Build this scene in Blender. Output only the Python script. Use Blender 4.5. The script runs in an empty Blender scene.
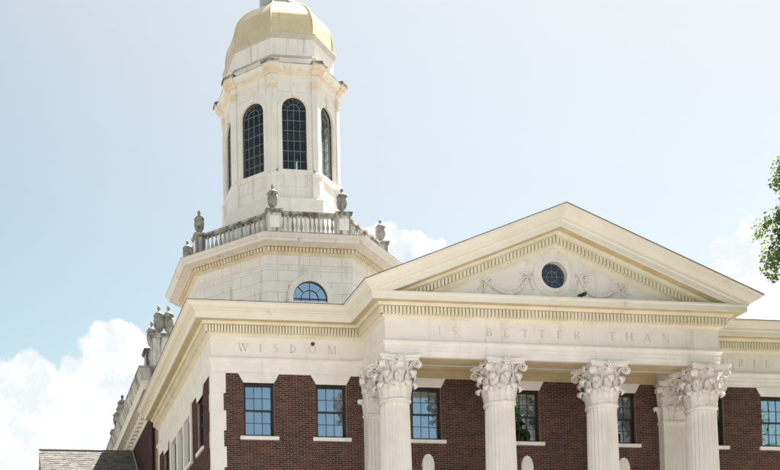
import bpy, bmesh, math, random
from mathutils import Matrix, Vector
from mathutils.geometry import tessellate_polygon
random.seed(7)
sc = bpy.context.scene
G = 1.65                      # eye height above the lawn; heights below are given above the eye and lifted by G
# ------------------------------------------------------------------ camera (view-camera style rising front)
F, PPX, PPY, YAW, PITCH, ROLL = 1072.136, 137.116, 655.918, 0.125646, 0.050665, -0.011766
CAM = Vector((-6.646, -33.043, G))
fw = Vector((math.sin(YAW)*math.cos(PITCH), math.cos(YAW)*math.cos(PITCH), math.sin(PITCH)))
rt = Vector((math.cos(YAW), -math.sin(YAW), 0)); up = rt.cross(fw)
r2 = rt*math.cos(ROLL)+up*math.sin(ROLL); u2 = up*math.cos(ROLL)-rt*math.sin(ROLL)
cd = bpy.data.cameras.new('camera'); cam = bpy.data.objects.new('camera', cd); sc.collection.objects.link(cam)
cd.sensor_width = 36; cd.lens = F/780*36; cd.shift_x = (390-PPX)/780; cd.shift_y = (PPY-235)/780
cd.clip_start = .1; cd.clip_end = 6000
cam.matrix_world = Matrix(((r2.x, u2.x, -fw.x, CAM.x), (r2.y, u2.y, -fw.y, CAM.y), (r2.z, u2.z, -fw.z, CAM.z), (0, 0, 0, 1)))
sc.camera = cam
def pixdir(px, py):
    return (fw+r2*((px-PPX)/F)-u2*((py-PPY)/F)).normalized()
# ------------------------------------------------------------------ sun and sky
SUN = Vector((.48, .26, 1)).normalized()
EL, AZ = math.asin(SUN.z), math.atan2(SUN.x, SUN.y)
sd = bpy.data.lights.new('sun', 'SUN'); sd.energy = 4.6; sd.angle = math.radians(.5); sd.color = (1, .95, .905)
so = bpy.data.objects.new('sun', sd); sc.collection.objects.link(so)
so.rotation_euler = SUN.to_track_quat('Z', 'Y').to_euler(); so.location = (30, 20, 60)
sc.view_settings.view_transform = 'Standard'; sc.view_settings.look = 'None'
sc.view_settings.exposure = 2.14; sc.view_settings.gamma = 1
w = bpy.data.worlds.new('World'); sc.world = w; w.use_nodes = True
nt = w.node_tree; nt.nodes.clear()
class NB:                     # tiny node builder
    def __init__(s, t): s.t = t
    def n(s, typ, ins=None, **kw):
        nd = s.t.nodes.new(typ)
        for k, v in kw.items(): setattr(nd, k, v)
        for k, v in (ins or {}).items():
            if isinstance(v, bpy.types.NodeSocket): s.t.links.new(v, nd.inputs[k])
            else: nd.inputs[k].default_value = v
        return nd
    def m(s, op, a, b=0., c=0.):
        return s.n('ShaderNodeMath', {0: a, 1: b, 2: c}, operation=op).outputs[0]
    def mix(s, f, a, b):
        nd = s.n('ShaderNodeMix', data_type='RGBA')
        for i, v in ((0, f), (6, a), (7, b)):
            if isinstance(v, bpy.types.NodeSocket): s.t.links.new(v, nd.inputs[i])
            else: nd.inputs[i].default_value = v if i == 0 else (*v[:3], 1)
        return nd.outputs[2]
    def ramp(s, f, a, b):
        return s.n('ShaderNodeMapRange', {0: f, 1: a, 2: b}, interpolation_type='SMOOTHSTEP').outputs[0]
    def noise(s, vec, scale, det=4., rough=.55):
        return s.n('ShaderNodeTexNoise', {'Vector': vec, 'Scale': scale, 'Detail': det, 'Roughness': rough}).outputs[0]
b = NB(nt)
sky = b.n('ShaderNodeTexSky', sky_type='NISHITA', sun_disc=False, sun_elevation=EL, sun_rotation=AZ, altitude=180., air_density=1.0, dust_density=1.2, ozone_density=1.0)
geo = b.n('ShaderNodeTexCoord'); dirv = geo.outputs['Generated']
nrm = b.n('ShaderNodeVectorMath', {0: dirv}, operation='NORMALIZE').outputs[0]
sep = b.n('ShaderNodeSeparateXYZ', {0: nrm})
# cumulus: named puffs where they stand in the sky, plus a ragged cumulus bank low round the whole horizon
puffs = [(6, 385, .022), (24, 378, .020), (40, 392, .022), (62, 398, .020), (80, 380, .020), (92, 358, .018), (102, 340, .015), (116, 334, .015), (130, 330, .012), (140, 350, .016), (118, 365, .026), (96, 400, .030),
         (135, 390, .028), (14, 425, .032), (60, 440, .036), (105, 438, .036), (140, 430, .03), (20, 470, .045), (80, 480, .05), (-30, 400, .04), (-30, 450, .05),
         (350, 246, .014), (366, 240, .014), (384, 238, .014), (400, 243, .012), (418, 249, .010), (434, 253, .007), (380, 255, .02),
         (722, 286, .014), (728, 270, .015), (737, 255, .016), (747, 241, .017), (757, 229, .013), (764, 236, .017), (752, 270, .020), (775, 250, .022), (795, 245, .03), (745, 295, .018), (775, 300, .03)]
dist = None
warp = b.n('ShaderNodeTexNoise', {'Vector': nrm, 'Scale': 26., 'Detail': 8., 'Roughness': .62})
wv = b.n('ShaderNodeVectorMath', {0: warp.outputs[1], 1: (.5, .5, .5)}, operation='SUBTRACT').outputs[0]
wv = b.n('ShaderNodeVectorMath', {0: wv, 3: .050}, operation='SCALE').outputs[0]
wd = b.n('ShaderNodeVectorMath', {0: nrm, 1: wv}, operation='ADD').outputs[0]
for px, py, r in puffs:
    d = pixdir(px, py)
    q = b.n('ShaderNodeVectorMath', {0: wd, 1: tuple(d)}, operation='DISTANCE').outputs['Value']
    q = b.m('DIVIDE', q, r)
    dist = q if dist is None else b.m('SMOOTH_MIN', dist, q, .25)
m1 = b.ramp(dist, 1.08, .72)
bank = b.noise(nrm, 5.0, 8., .6)
lowm = b.ramp(sep.outputs[2], .30, .10)
m2 = b.ramp(b.m('ADD', bank, b.m('MULTIPLY', lowm, .22)), .72, .84)
m2 = b.m('MULTIPLY', m2, b.ramp(sep.outputs[2], .34, .26))
front = b.ramp(sep.outputs[1], .72, .5)          # the bank keeps off the patch of sky the puffs already fill
m2 = b.m('MULTIPLY', m2, front)
mask = b.m('MAXIMUM', m1, m2)
shade = b.noise(wd, 16., 6., .6)
ccol = b.mix(b.ramp(shade, .38, .62), (4.05, 4.2, 4.3), (5.9, 5.85, 5.8))
wb = b.n('ShaderNodeVectorMath', {0: sky.outputs[0], 1: (1.19, 1.06, .77)}, operation='MULTIPLY').outputs[0]    # the camera's daylight balance
glow = b.n('ShaderNodeVectorMath', {0: nrm, 1: tuple(SUN)}, operation='DOT_PRODUCT').outputs['Value']
pale = b.mix(b.m('MULTIPLY', b.ramp(glow, .50, .90), .58), wb, (4.25, 4.2, 4.22))       # milky summer haze whitening towards the sun
out = b.mix(b.m('MULTIPLY', mask, .92), pale, ccol)
bg = b.n('ShaderNodeBackground', {'Color': out, 'Strength': .050})
b.n('ShaderNodeOutputWorld', {0: bg.outputs[0]})
# ------------------------------------------------------------------ materials
def srgb(r, g, bb): return tuple(((c/255+.055)/1.055)**2.4 if c > 10 else c/3294 for c in (r, g, bb))
def mat(name, col, rough=.7, col2=None, nscale=1.2, bump=0., bscale=20., metallic=0., stain=None, stain_scale=.7, stain_amt=(.55, .75), attr=None, spec=.4, streak=False):
    m = bpy.data.materials.new(name); m.use_nodes = True; t = m.node_tree; t.nodes.clear(); b = NB(t)
    pos = b.n('ShaderNodeNewGeometry').outputs['Position']
    c = b.mix(b.ramp(b.noise(pos, nscale, 5.), .35, .65), col, col2 or tuple(x*.9 for x in col))
    if attr: 
        a = b.n('ShaderNodeAttribute', attribute_name=attr).outputs[2]
        r = b.n('ShaderNodeValToRGB', {0: a}); el = r.color_ramp.elements
        for i, (p, cc) in enumerate(attr_ramps[attr]):
            e = el[i] if i < 2 else el.new(p)
            e.position = p; e.color = (*cc, 1)
        c = b.mix(.5, c, r.outputs[0]); c = b.mix(b.m('MULTIPLY', b.noise(pos, 60., 3.), .5), r.outputs[0], c)
    if stain:
        vec = pos
        if streak: vec = b.n('ShaderNodeVectorMath', {0: pos, 1: (3., 3., .35)}, operation='MULTIPLY').outputs[0]
        s = b.ramp(b.noise(vec, stain_scale, 6., .65), *stain_amt)
        c = b.mix(s, c, stain)
    p = b.n('ShaderNodeBsdfPrincipled', {'Base Color': c, 'Roughness': rough, 'Metallic': metallic, 'Specular IOR Level': spec})
    if bump:
        bp = b.n('ShaderNodeBump', {'Strength': bump, 'Distance': .02, 'Height': b.noise(pos, bscale, 5.)})
        t.links.new(bp.outputs[0], p.inputs['Normal'])
    b.n('ShaderNodeOutputMaterial', {0: p.outputs[0]})
    return m
attr_ramps = {'tone': [(0., (.012, .007, .006)), (1., (.15, .068, .048)), (.25, (.026, .0105, .008)), (.6, (.064, .0195, .0125)), (.88, (.104, .037, .024))],
              'slate': [(0., (.11, .10, .09)), (1., (.25, .23, .205))],
              'leaf': [(0., (.035, .070, .014)), (1., (.27, .37, .09)), (.5, (.12, .20, .045))]}
M = {}
M['white'] = mat('white_stone', (.845, .81, .77), .65, (.79, .755, .71), 1.5, .15, 30., stain=(.60, .56, .48), stain_scale=.9, stain_amt=(.52, .84), streak=True)
M['cream'] = mat('cream_paint', (.81, .785, .70), .55, (.77, .74, .64), 1.1, .08, 24., stain=(.45, .36, .20), stain_scale=1.3, stain_amt=(.62, .9))
M['soffit'] = mat('soffit_shade_paint', (.60, .51, .31), .6, (.52, .43, .25), 1.6, .08, 24., stain=(.40, .29, .14), stain_scale=1.1, stain_amt=(.56, .86))  # cream paint with underside shade and warm bounce mixed into its colour
M['ochre'] = mat('ochre_paint', (.79, .75, .62), .6, (.73, .68, .53), 1.6, .08, 24., stain=(.44, .35, .21), stain_scale=1.2, stain_amt=(.58, .86))
M['terra'] = mat('tower_terracotta', (.86, .83, .805), .6, (.805, .775, .745), 1.2, .12, 25., stain=(.42, .36, .30), stain_scale=.8, stain_amt=(.53, .84), streak=True)
M['tcream'] = mat('tower_cornice', (.80, .735, .62), .6, (.73, .63, .48), 1.6, .1, 25., stain=(.35, .27, .18), stain_scale=1.3, stain_amt=(.6, .85))
M['ttop'] = mat('weathered_capstone', (.60, .58, .54), .8, (.34, .33, .31), 1.8, .3, 18., stain=(.09, .085, .08), stain_scale=1.6, stain_amt=(.40, .62))
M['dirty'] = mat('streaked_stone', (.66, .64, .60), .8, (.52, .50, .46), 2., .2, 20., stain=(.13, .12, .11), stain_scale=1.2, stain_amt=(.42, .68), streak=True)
M['drab'] = mat('drab_lead', (.60, .57, .52), .75, (.52, .49, .44), 2., .15, 20., stain=(.36, .33, .28), stain_scale=.9, stain_amt=(.5, .8))
M['urn'] = mat('lichened_stone', (.37, .36, .335), .85, (.25, .245, .23), 4., .5, 30., stain=(.10, .10, .09), stain_scale=3.5, stain_amt=(.48, .68))
M['joint'] = mat('joint_mortar', (.40, .38, .34), .9)
M['mortar'] = mat('brick_mortar', (.37, .28, .225), .95, (.29, .22, .175), 6., .3, 60.)
M['brick'] = mat('brown_brick', (.10, .033, .024), .85, None, 8., .3, 90., attr='tone')
M['letter'] = mat('letter_recess', (.66, .63, .55), .9, (.58, .545, .46), 3.)
M['frame'] = mat('bronze_frame', (.035, .028, .026), .45)
M['lead'] = mat('pale_muntin', (.30, .31, .31), .5)
M['blind'] = mat('cream_blind', (.62, .58, .48), .8)
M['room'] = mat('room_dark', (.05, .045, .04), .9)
M['dome'] = mat('dome_gilding', (.84, .69, .43), .34, (.76, .62, .39), 1.2, .15, 12., metallic=.4, stain=(.42, .33, .19), stain_scale=1.0, stain_amt=(.54, .82), streak=True, spec=.5)
M['lantern'] = mat('lantern_lead', (.45, .48, .50), .6, (.38, .41, .44), 2.)
M['shingle'] = mat('grey_shingle', (.30, .28, .25), .9, None, 5., .4, 40., attr='slate')
M['roof'] = mat('dark_roofing', (.07, .062, .055), .9, (.045, .04, .036), 3., .3, 30.)
M['black'] = mat('black_metal', (.015, .015, .016), .5)
M['bark'] = mat('bark', (.11, .085, .06), .95, (.06, .045, .033), 6., .8, 14.)
M['bell'] = mat('bell_bronze', (.10, .085, .05), .45, metallic=.7)
M['grass'] = mat('lawn', (.14, .125, .09), .95, (.17, .15, .115), .6, .4, 30., stain=(.19, .17, .13), stain_scale=.15, stain_amt=(.55, .75))
M['concrete'] = mat('concrete_paving', (.31, .28, .265), .9, (.265, .24, .228), .8, .15, 30.)
def glass_mat(name, refl, tint, rough=.015, wav=.0, thru=(.55, .6, .62)):
    m = bpy.data.materials.new(name); m.use_nodes = True; t = m.node_tree; t.nodes.clear(); b = NB(t)
    g = b.n('ShaderNodeBsdfGlossy', {'Color': (*tint, 1), 'Roughness': rough})
    tr = b.n('ShaderNodeBsdfTransparent', {'Color': (*thru, 1)})
    if wav:
        pos = b.n('ShaderNodeNewGeometry').outputs['Position']
        bp = b.n('ShaderNodeBump', {'Strength': wav, 'Distance': .02, 'Height': b.noise(pos, 1.6, 2.)})
        t.links.new(bp.outputs[0], g.inputs['Normal'])
    mx = b.n('ShaderNodeMixShader', {0: refl, 1: tr.outputs[0], 2: g.outputs[0]})
    b.n('ShaderNodeOutputMaterial', {0: mx.outputs[0]}); return m
M['pane'] = glass_mat('window_glass', .48, (.66, .84, 1.), .012, .05)
M['belfry_glass'] = glass_mat('belfry_glass', .03, (.9, .95, 1.), thru=(.9, .92, .92))
M['lunette_glass'] = glass_mat('lunette_glass', .62, (.72, .86, 1.), .05, .1)
M['round_glass'] = glass_mat('round_glass', .07, (.8, .9, 1.), .05, .1)
def leaf_mat():
    m = bpy.data.materials.new('leaf'); m.use_nodes = True; t = m.node_tree; t.nodes.clear(); b = NB(t)
    a = b.n('ShaderNodeAttribute', attribute_name='leaf').outputs[2]
    r = b.n('ShaderNodeValToRGB', {0: a}); el = r.color_ramp.elements
    for i, (p, cc) in enumerate(attr_ramps['leaf']):
        e = el[i] if i < 2 else el.new(p)
        e.position = p; e.color = (*cc, 1)
    p = b.n('ShaderNodeBsdfPrincipled', {'Base Color': r.outputs[0], 'Roughness': .5})
    tl = b.n('ShaderNodeBsdfTranslucent', {'Color': b.mix(.35, r.outputs[0], (.20, .28, .03))})
    mx = b.n('ShaderNodeMixShader', {0: .35, 1: p.outputs[0], 2: tl.outputs[0]})
    b.n('ShaderNodeOutputMaterial', {0: mx.outputs[0]}); return m
M['leaf'] = leaf_mat()
# ------------------------------------------------------------------ object helpers
COL = sc.collection; BASIS = {}
def link(o, parent=None, mw=None):
    mw = mw or Matrix.Identity(4); BASIS[o] = mw
    COL.objects.link(o)
    if parent is not None:
        o.parent = parent; o.matrix_parent_inverse = BASIS[parent].inverted()
    o.matrix_basis = mw
    return o
def thing(name, label, cat, loc, group=None):
    o = bpy.data.objects.new(name, None); o.empty_display_size = .3
    link(o, None, Matrix.Translation(Vector(loc)))
    o['label'] = label; o['category'] = cat
    if group: o['group'] = group
    return o
def part_empty(name, parent, loc):
    o = bpy.data.objects.new(name, None); o.empty_display_size = .1
    return link(o, parent, Matrix.Translation(Vector(loc)))
def inst(name, mesh, parent, mw, label=None):
    o = bpy.data.objects.new(name, mesh); link(o, parent, mw)
    if label: o['label'] = label
    return o
def frame(origin, inward):
    i = Vector(inward).normalized(); z = Vector((0, 0, 1)); u = i.cross(z)
    return Matrix(((u.x, i.x, 0, origin[0]), (u.y, i.y, 0, origin[1]), (u.z, i.z, 1, origin[2]), (0, 0, 0, 1)))
class MB:
    def __init__(s, M=None): s.v = []; s.f = []; s.M = M; s.tone = []
    def add(s, vs, fs, M=None):
        k = len(s.v); T = M or s.M
        s.v += [tuple(T @ Vector(p)) if T else tuple(p) for p in vs]
        s.f += [tuple(i+k for i in f) for f in fs]; return s
    def box(s, x0, x1, y0, y1, z0, z1, M=None):
        return s.add([(x0, y0, z0), (x1, y0, z0), (x1, y1, z0), (x0, y1, z0), (x0, y0, z1), (x1, y0, z1), (x1, y1, z1), (x0, y1, z1)],
                     [(0, 3, 2, 1), (4, 5, 6, 7), (0, 1, 5, 4), (1, 2, 6, 5), (2, 3, 7, 6), (3, 0, 4, 7)], M)
    def prism(s, poly, d0, d1, M=None):           # poly in (u,z), extruded along local y
        n = len(poly)
        vs = [(p[0], d0, p[1]) for p in poly]+[(p[0], d1, p[1]) for p in poly]
        return s.add(vs, [tuple(range(n)), tuple(range(2*n-1, n-1, -1))]+[((i+1) % n, i, i+n, (i+1) % n+n) for i in range(n)], M)
    def slab(s, poly, z0, z1, M=None):            # poly in (x,y), extruded along z
        n = len(poly)
        vs = [(p[0], p[1], z0) for p in poly]+[(p[0], p[1], z1) for p in poly]
        return s.add(vs, [tuple(range(n-1, -1, -1)), tuple(range(n, 2*n))]+[(i, (i+1) % n, (i+1) % n+n, i+n) for i in range(n)], M)
    def plate(s, outer, holes, d0, d1, M=None):   # polygon with holes in (u,z)
        loops = [outer]+holes; flat = [p for l in loops for p in l]
        tri = tessellate_polygon([[Vector((p[0], p[1], 0)) for p in l] for l in loops]); n = len(flat)
        vs = [(p[0], d0, p[1]) for p in flat]+[(p[0], d1, p[1]) for p in flat]
        fs = [tuple(t) for t in tri]+[tuple(i+n for i in reversed(t)) for t in tri]; k = 0
        for l in loops:
            m = len(l); fs += [(k+(i+1) % m, k+i, k+i+n, k+(i+1) % m+n) for i in range(m)]; k += m
        return s.add(vs, fs, M)
    def sweep(s, prof, path, closed=False, trim=(0, 0), fz=None):
        n = len(path); dirs = []
        for i in range(n if closed else n-1):
            a, c = Vector(path[i]), Vector(path[(i+1) % n]); d = (c-a).normalized(); dirs.append(Vector((d.y, -d.x)))
        st = []
        for i in range(n):
            if closed: n1, n2 = dirs[i-1], dirs[i]
            else: n1, n2 = dirs[max(i-1, 0)], dirs[min(i, n-2)]
            mit = (n1+n2)/(1+n1.dot(n2)); st.append((Vector(path[i]), mit))
        if not closed: st = st[trim[0]:len(st)-trim[1]]
        k = len(prof); vs = [(p.x+m.x*o, p.y+m.y*o, z) for p, m in st for o, z in prof]; fs = []
        N = len(st)
        for i in range(N if closed else N-1):
            j = (i+1) % N
            fs += [(i*k+q, j*k+q, j*k+(q+1) % k, i*k+(q+1) % k) for q in range(k)]
        if not closed: fs += [tuple(range(k-1, -1, -1)), tuple((N-1)*k+q for q in range(k))]
        return s.add(vs, fs)
    def lathe(s, prof, n=24, M=None, loc=(0, 0)):
        vs = [(loc[0]+r*math.cos(2*math.pi*i/n), loc[1]+r*math.sin(2*math.pi*i/n), z) for r, z in prof for i in range(n)]
        fs = [(j*n+i, j*n+(i+1) % n, (j+1)*n+(i+1) % n, (j+1)*n+i) for j in range(len(prof)-1) for i in range(n)]
        fs += [tuple(range(n-1, -1, -1)), tuple((len(prof)-1)*n+i for i in range(n))]
        return s.add(vs, fs, M)
    def tube(s, pts, rad, n=8, M=None):
        pts = [Vector(p) for p in pts]; vs = []; N = len(pts); prev = None
        for i, p in enumerate(pts):
            t = (pts[min(i+1, N-1)]-pts[max(i-1, 0)]).normalized()
            a = (prev - t*prev.dot(t)) if prev is not None else t.orthogonal()
            a = a.normalized() if a.length > 1e-6 else t.orthogonal().normalized(); prev = a; c = t.cross(a)
            r = rad[i] if isinstance(rad, (list, tuple)) else rad
            vs += [tuple(p+a*r*math.cos(2*math.pi*k/n)+c*r*math.sin(2*math.pi*k/n)) for k in range(n)]
        fs = [(i*n+k, i*n+(k+1) % n, (i+1)*n+(k+1) % n, (i+1)*n+k) for i in range(N-1) for k in range(n)]
        fs += [tuple(range(n-1, -1, -1)), tuple((N-1)*n+k for k in range(n))]
        return s.add(vs, fs, M)
    def mesh(s, name, mt, smooth=False, recalc=True, angle=None, attr=None, vals=None):
        me = bpy.data.meshes.new(name); me.from_pydata(s.v, [], s.f)
        if recalc:
            bm = bmesh.new(); bm.from_mesh(me); bmesh.ops.recalc_face_normals(bm, faces=bm.faces); bm.to_mesh(me); bm.free()
        me.materials.append(M[mt])
        if smooth: me.polygons.foreach_set('use_smooth', [True]*len(me.polygons))
        if smooth and angle: me.set_sharp_from_angle(angle=math.radians(angle))
        if attr:
            a = me.attributes.new(attr, 'FLOAT', 'FACE'); a.data.foreach_set('value', vals)
        me.update(); return me
    def obj(s, name, mt, parent=None, **kw):
        o = bpy.data.objects.new(name, s.mesh(name, mt, **kw)); return link(o, parent)
def bevel_mesh(me, w, seg=1):
    bm = bmesh.new(); bm.from_mesh(me); bmesh.ops.bevel(bm, geom=list(bm.edges), offset=w, segments=seg, affect='EDGES', clamp_overlap=True); bm.to_mesh(me); bm.free()
    return me
def Zr(z): return z+G
# ------------------------------------------------------------------ ground
g = MB(); N = 24
g.add([(-3000, -3000, 0), (3000, -3000, 0), (3000, 3000, 0), (-3000, 3000, 0)], [(0, 1, 2, 3)])
gr = g.obj('lawn', 'grass'); gr['kind'] = 'structure'
g = MB().box(-24, 44, -46, -3.9, -.2, .004); pv = g.obj('bounce_paving', 'concrete'); pv['kind'] = 'structure'  # unseen paving added as a bounce surface, its tone set to warm the facade
# ------------------------------------------------------------------ main block dimensions
XL, XM = 5.013, 10.53; XR = 2*XM-XL; XE = 2*XM; P = 2.053; YB = 11.5
ZAB = Zr(10.713)
hall = thing('college_hall', 'brown brick neoclassical hall with four fluted white columns and inscribed pediment', 'building', (XM, 0, 0))
PATH = [(0, YB), (0, 0), (XL, 0), (XL, -P), (XR, -P), (XR, 0), (XE, 0), (XE, YB)]
def zz(pr): return [(o, Zr(z)) for o, z in pr]
archi = MB().sweep(zz([(-.834, 10.713), (0, 10.713), (0, 10.83), (.016, 10.84), (.016, 10.955), (.032, 10.965), (.032, 11.06), (.05, 11.075), (.065, 11.11), (.095, 11.135), (.095, 11.185), (.02, 11.2), (-.834, 11.2)]), PATH).obj('architrave', 'white', hall)
frieze = MB().sweep(zz([(-.3, 11.19), (0, 11.19), (0, 11.885), (-.3, 11.885)]), PATH).obj('frieze', 'white', hall)
MB().sweep(zz([(-.3, 11.88), (.025, 11.88), (.05, 11.905), (.10, 11.93), (.12, 11.94), (.12, 12.205), (.275, 12.205), (.30, 12.25), (.325, 12.283), (-.3, 12.283)]), PATH).obj('bed_moulding', 'ochre', hall)
corn = MB().sweep(zz([(-.28, 12.2845), (.535, 12.2845), (.54, 12.27)]+
                       [(.583, 12.27), (.583, 12.425), (.60, 12.435), (.625, 12.445), (.625, 12.50), (-.3, 12.54)]), PATH).obj('cornice', 'cream', hall)
# soffit board: cream darkened to carry shade and warm bounce, a thin sheet under the corona
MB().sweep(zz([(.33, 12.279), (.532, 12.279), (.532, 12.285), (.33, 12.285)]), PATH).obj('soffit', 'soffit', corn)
CROWN = [(.30, 12.505), (.64, 12.505), (.655, 12.53), (.70, 12.545), (.755, 12.56), (.80, 12.585), (.84, 12.62), (.865, 12.65), (.90, 12.655), (.916, 12.66), (.916, 12.70), (.30, 12.74)]
MB().sweep(zz(CROWN), [(0, YB), (0, 0), (XL, 0), (XL, -P), (XM, -P)], trim=(0, 1)).obj('gutter_moulding', 'cream', hall)
MB().sweep(zz(CROWN), [(XM, -P), (XR, -P), (XR, 0), (XE, 0), (XE, YB)], trim=(1, 0)).obj('gutter_moulding', 'cream', hall)
# dentil rows
def dentils(name, a, c, inward, pitch, wd, parent, o0=.12, o1=.225, z0=11.965, z1=12.19, mt='ochre'):
    a, c = Vector(a), Vector(c); L = (c-a).length; t = (c-a)/L; n = int((L)/pitch); m = MB()
    T = Matrix(((t.x, inward[0], 0, a.x), (t.y, inward[1], 0, a.y), (0, 0, 1, 0), (0, 0, 0, 1)))
    off = (L-n*pitch)/2+(pitch-wd)/2
    for i in range(n): m.box(off+i*pitch, off+i*pitch+wd, -o1, -o0+.01, Zr(z0), Zr(z1), T)
    o = m.obj(name, mt, parent); o['kind'] = 'stuff'; return o
e = .22
dentils('dentil_row', (-e, YB), (-e, -e), (1, 0), .115, .07, corn, 0.12-e+.0, .225-e)
dentils('dentil_row', (-e, 0), (XL-e, 0), (0, 1), .100, .066, corn)
dentils('dentil_row', (XL, -.3), (XL, -P-e), (1, 0), .115, .07, corn)
dentils('dentil_row', (XL-e, -P), (XR+e, -P), (0, 1), .118, .079, corn)
dentils('dentil_row', (XR+e, 0), (XE+e, 0), (0, 1), .100, .066, corn)
# pediment
K = .408
def rake(prof, mt, name, side, parent, push=.004):
    m = MB(); k = len(prof); vs = []
    for o, z in prof:
        o2 = o+push; vs.append((XL-o2, -P-o2, Zr(z)))
    for o, z in prof:
        o2 = o+push; vs.append((XM, -P-o2, Zr(z)+K*(XM-XL+o2)))
    if side > 0: vs = [(2*XM-x, y, z) for x, y, z in vs]
    fs = [(q, (q+1) % k, (q+1) % k+k, q+k) for q in range(k)]+[tuple(range(k)), tuple(range(2*k-1, k-1, -1))]
    m.add(vs, fs); return m.obj(name, mt, parent)
ped = None
TY0 = Zr(12.42)
rw, rz = 10.53, Zr(13.42)
circ = lambda cx, cz, r, n=40, a0=0., a1=2*math.pi: [(cx+r*math.cos(a0+(a1-a0)*i/n), cz+r*math.sin(a0+(a1-a0)*i/n)) for i in range(n)]
FR = frame((0, -P, 0), (0, 1, 0))
ped = MB(FR).plate([(XL, TY0), (XR, TY0), (XM, TY0+K*(XM-XL)+.0)], [circ(rw, rz, .43)[::-1]], -.001, .3).obj('tympanum', 'white', hall)
for sd_ in (-1, 1):
    rake([(-.3, 12.06), (.02, 11.97), (.05, 12.00), (.10, 12.03), (.12, 12.04), (.12, 12.285), (.275, 12.285), (.30, 12.325), (.325, 12.345)], 'ochre', 'raking_bed_moulding', sd_, hall)
    rk = rake([(-.3, 12.36), (.325, 12.346), (.535, 12.30), (.54, 12.272), (.583, 12.272), (.583, 12.425), (.60, 12.435), (.625, 12.45), (.625, 12.50), (-.3, 12.53)], 'cream', 'raking_cornice', sd_, hall)
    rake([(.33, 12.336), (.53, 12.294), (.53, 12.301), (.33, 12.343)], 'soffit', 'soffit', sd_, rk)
    rake(CROWN, 'cream', 'raking_gutter', sd_, hall)
    rake([(.2, 12.745), (.918, 12.70), (.930, 12.702), (.930, 12.718), (.2, 12.775)], 'roof', 'roof_edge', sd_, hall, .0)
    m = MB(); pt = .118; n = int((XM-XL)/pt)
    for i in range(n):
        x = XM-.02-i*pt-.08; zb = Zr(12.065)+K*(x-XL+.2); zt = zb+.2
        if zb < Zr(12.50): continue
        dx = .079; vs = []
        for y in (-P-.225, -P-.1):
            for xx, dz in ((0, 0), (dx, 0)):
                vs += [(x+xx, y, zb+K*xx), (x+xx, y, zt+K*xx)]
        if sd_ > 0: vs = [(2*XM-a, c, d) for a, c, d in vs]
        m.add(vs, [(0, 2, 3, 1), (4, 5, 7, 6), (0, 1, 5, 4), (2, 6, 7, 3), (1, 3, 7, 5), (0, 4, 6, 2)])
    dd = m.obj('raking_dentil_row', 'ochre', hall); dd['kind'] = 'stuff'
# roofs of the hall
m = MB(); zg = Zr(12.775); o = .3
m.add([(XL-.2, -P+.1, Zr(12.775)), (XM, -P+.1, Zr(12.775)+K*(XM-XL+.2)), (XR+.2, -P+.1, Zr(12.775)), (XL-.2, YB, Zr(12.775)), (XM, YB, Zr(12.775)+K*(XM-XL+.2)), (XR+.2, YB, Zr(12.775))],
      [(0, 1, 4, 3), (1, 2, 5, 4), (0, 3, 5, 2), (3, 4, 5)]); m.obj('gable_roof', 'roof', hall)
m = MB(); ph = Zr(12.71)
for path in ([(0, YB), (0, 0), (XL, 0), (XL, -P), (XM, -P)], [(XM, -P), (XR, -P), (XR, 0), (XE, 0), (XE, YB)]):
    tr = (0, 1) if path[0][0] == 0 else (1, 0)
    MB().sweep([(.2, Zr(12.738)), (.925, Zr(12.702)), (.930, Zr(12.716)), (.2, Zr(12.76))], path, trim=tr).obj('roof_edge', 'roof', hall)
MB().box(-.15, XE+.15, -.15, YB, Zr(12.60), Zr(12.765)).obj('flat_roof', 'roof', hall)
# round window, garlands, floodlight
rwin = part_empty('round_window', hall, (rw, -P, rz))
def ringband(m, cx, cz, r0, r1, d0, d1, n=48, M=None):
    vs = []; 
    for i in range(n):
        a = 2*math.pi*i/n; ca, sa = math.cos(a), math.sin(a)
        vs += [(cx+r0*ca, d0, cz+r0*sa), (cx+r1*ca, d0, cz+r1*sa), (cx+r1*ca, d1, cz+r1*sa), (cx+r0*ca, d1, cz+r0*sa)]
    fs = [(i*4+q, i*4+(q+1) % 4, ((i+1) % n)*4+(q+1) % 4, ((i+1) % n)*4+q) for i in range(n) for q in range(4)]
    return m.add(vs, fs, M)
m = MB(FR); ringband(m, rw, rz, .425, .55, -.07, .1); ringband(m, rw, rz, .54, .68, -.04, .1); m.obj('surround', 'white', rwin)
m = MB(FR).prism(circ(rw, rz, .428, 32), .12, .13); m.obj('glass', 'round_glass', rwin)
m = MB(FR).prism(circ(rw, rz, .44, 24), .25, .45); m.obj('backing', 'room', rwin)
m = MB(FR); ringband(m, rw, rz, .165, .176, .10, .118)
for i in range(8):
    a = i*math.pi/4+math.pi/8*0; r0, r1 = (.0 if i % 2 == 0 else .17), .43
    m.tube([(rw+r0*math.cos(a), .109, rz+r0*math.sin(a)), (rw+r1*math.cos(a), .109, rz+r1*math.sin(a))], .005, 4)
m.obj('muntins', 'lead', rwin)
m = MB(FR)
m.prism([(rw-.09, rz+.52), (rw+.09, rz+.52), (rw+.12, rz+.82), (rw-.12, rz+.82)], -.09, .0); m.obj('keystone', 'white', rwin)
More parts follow.
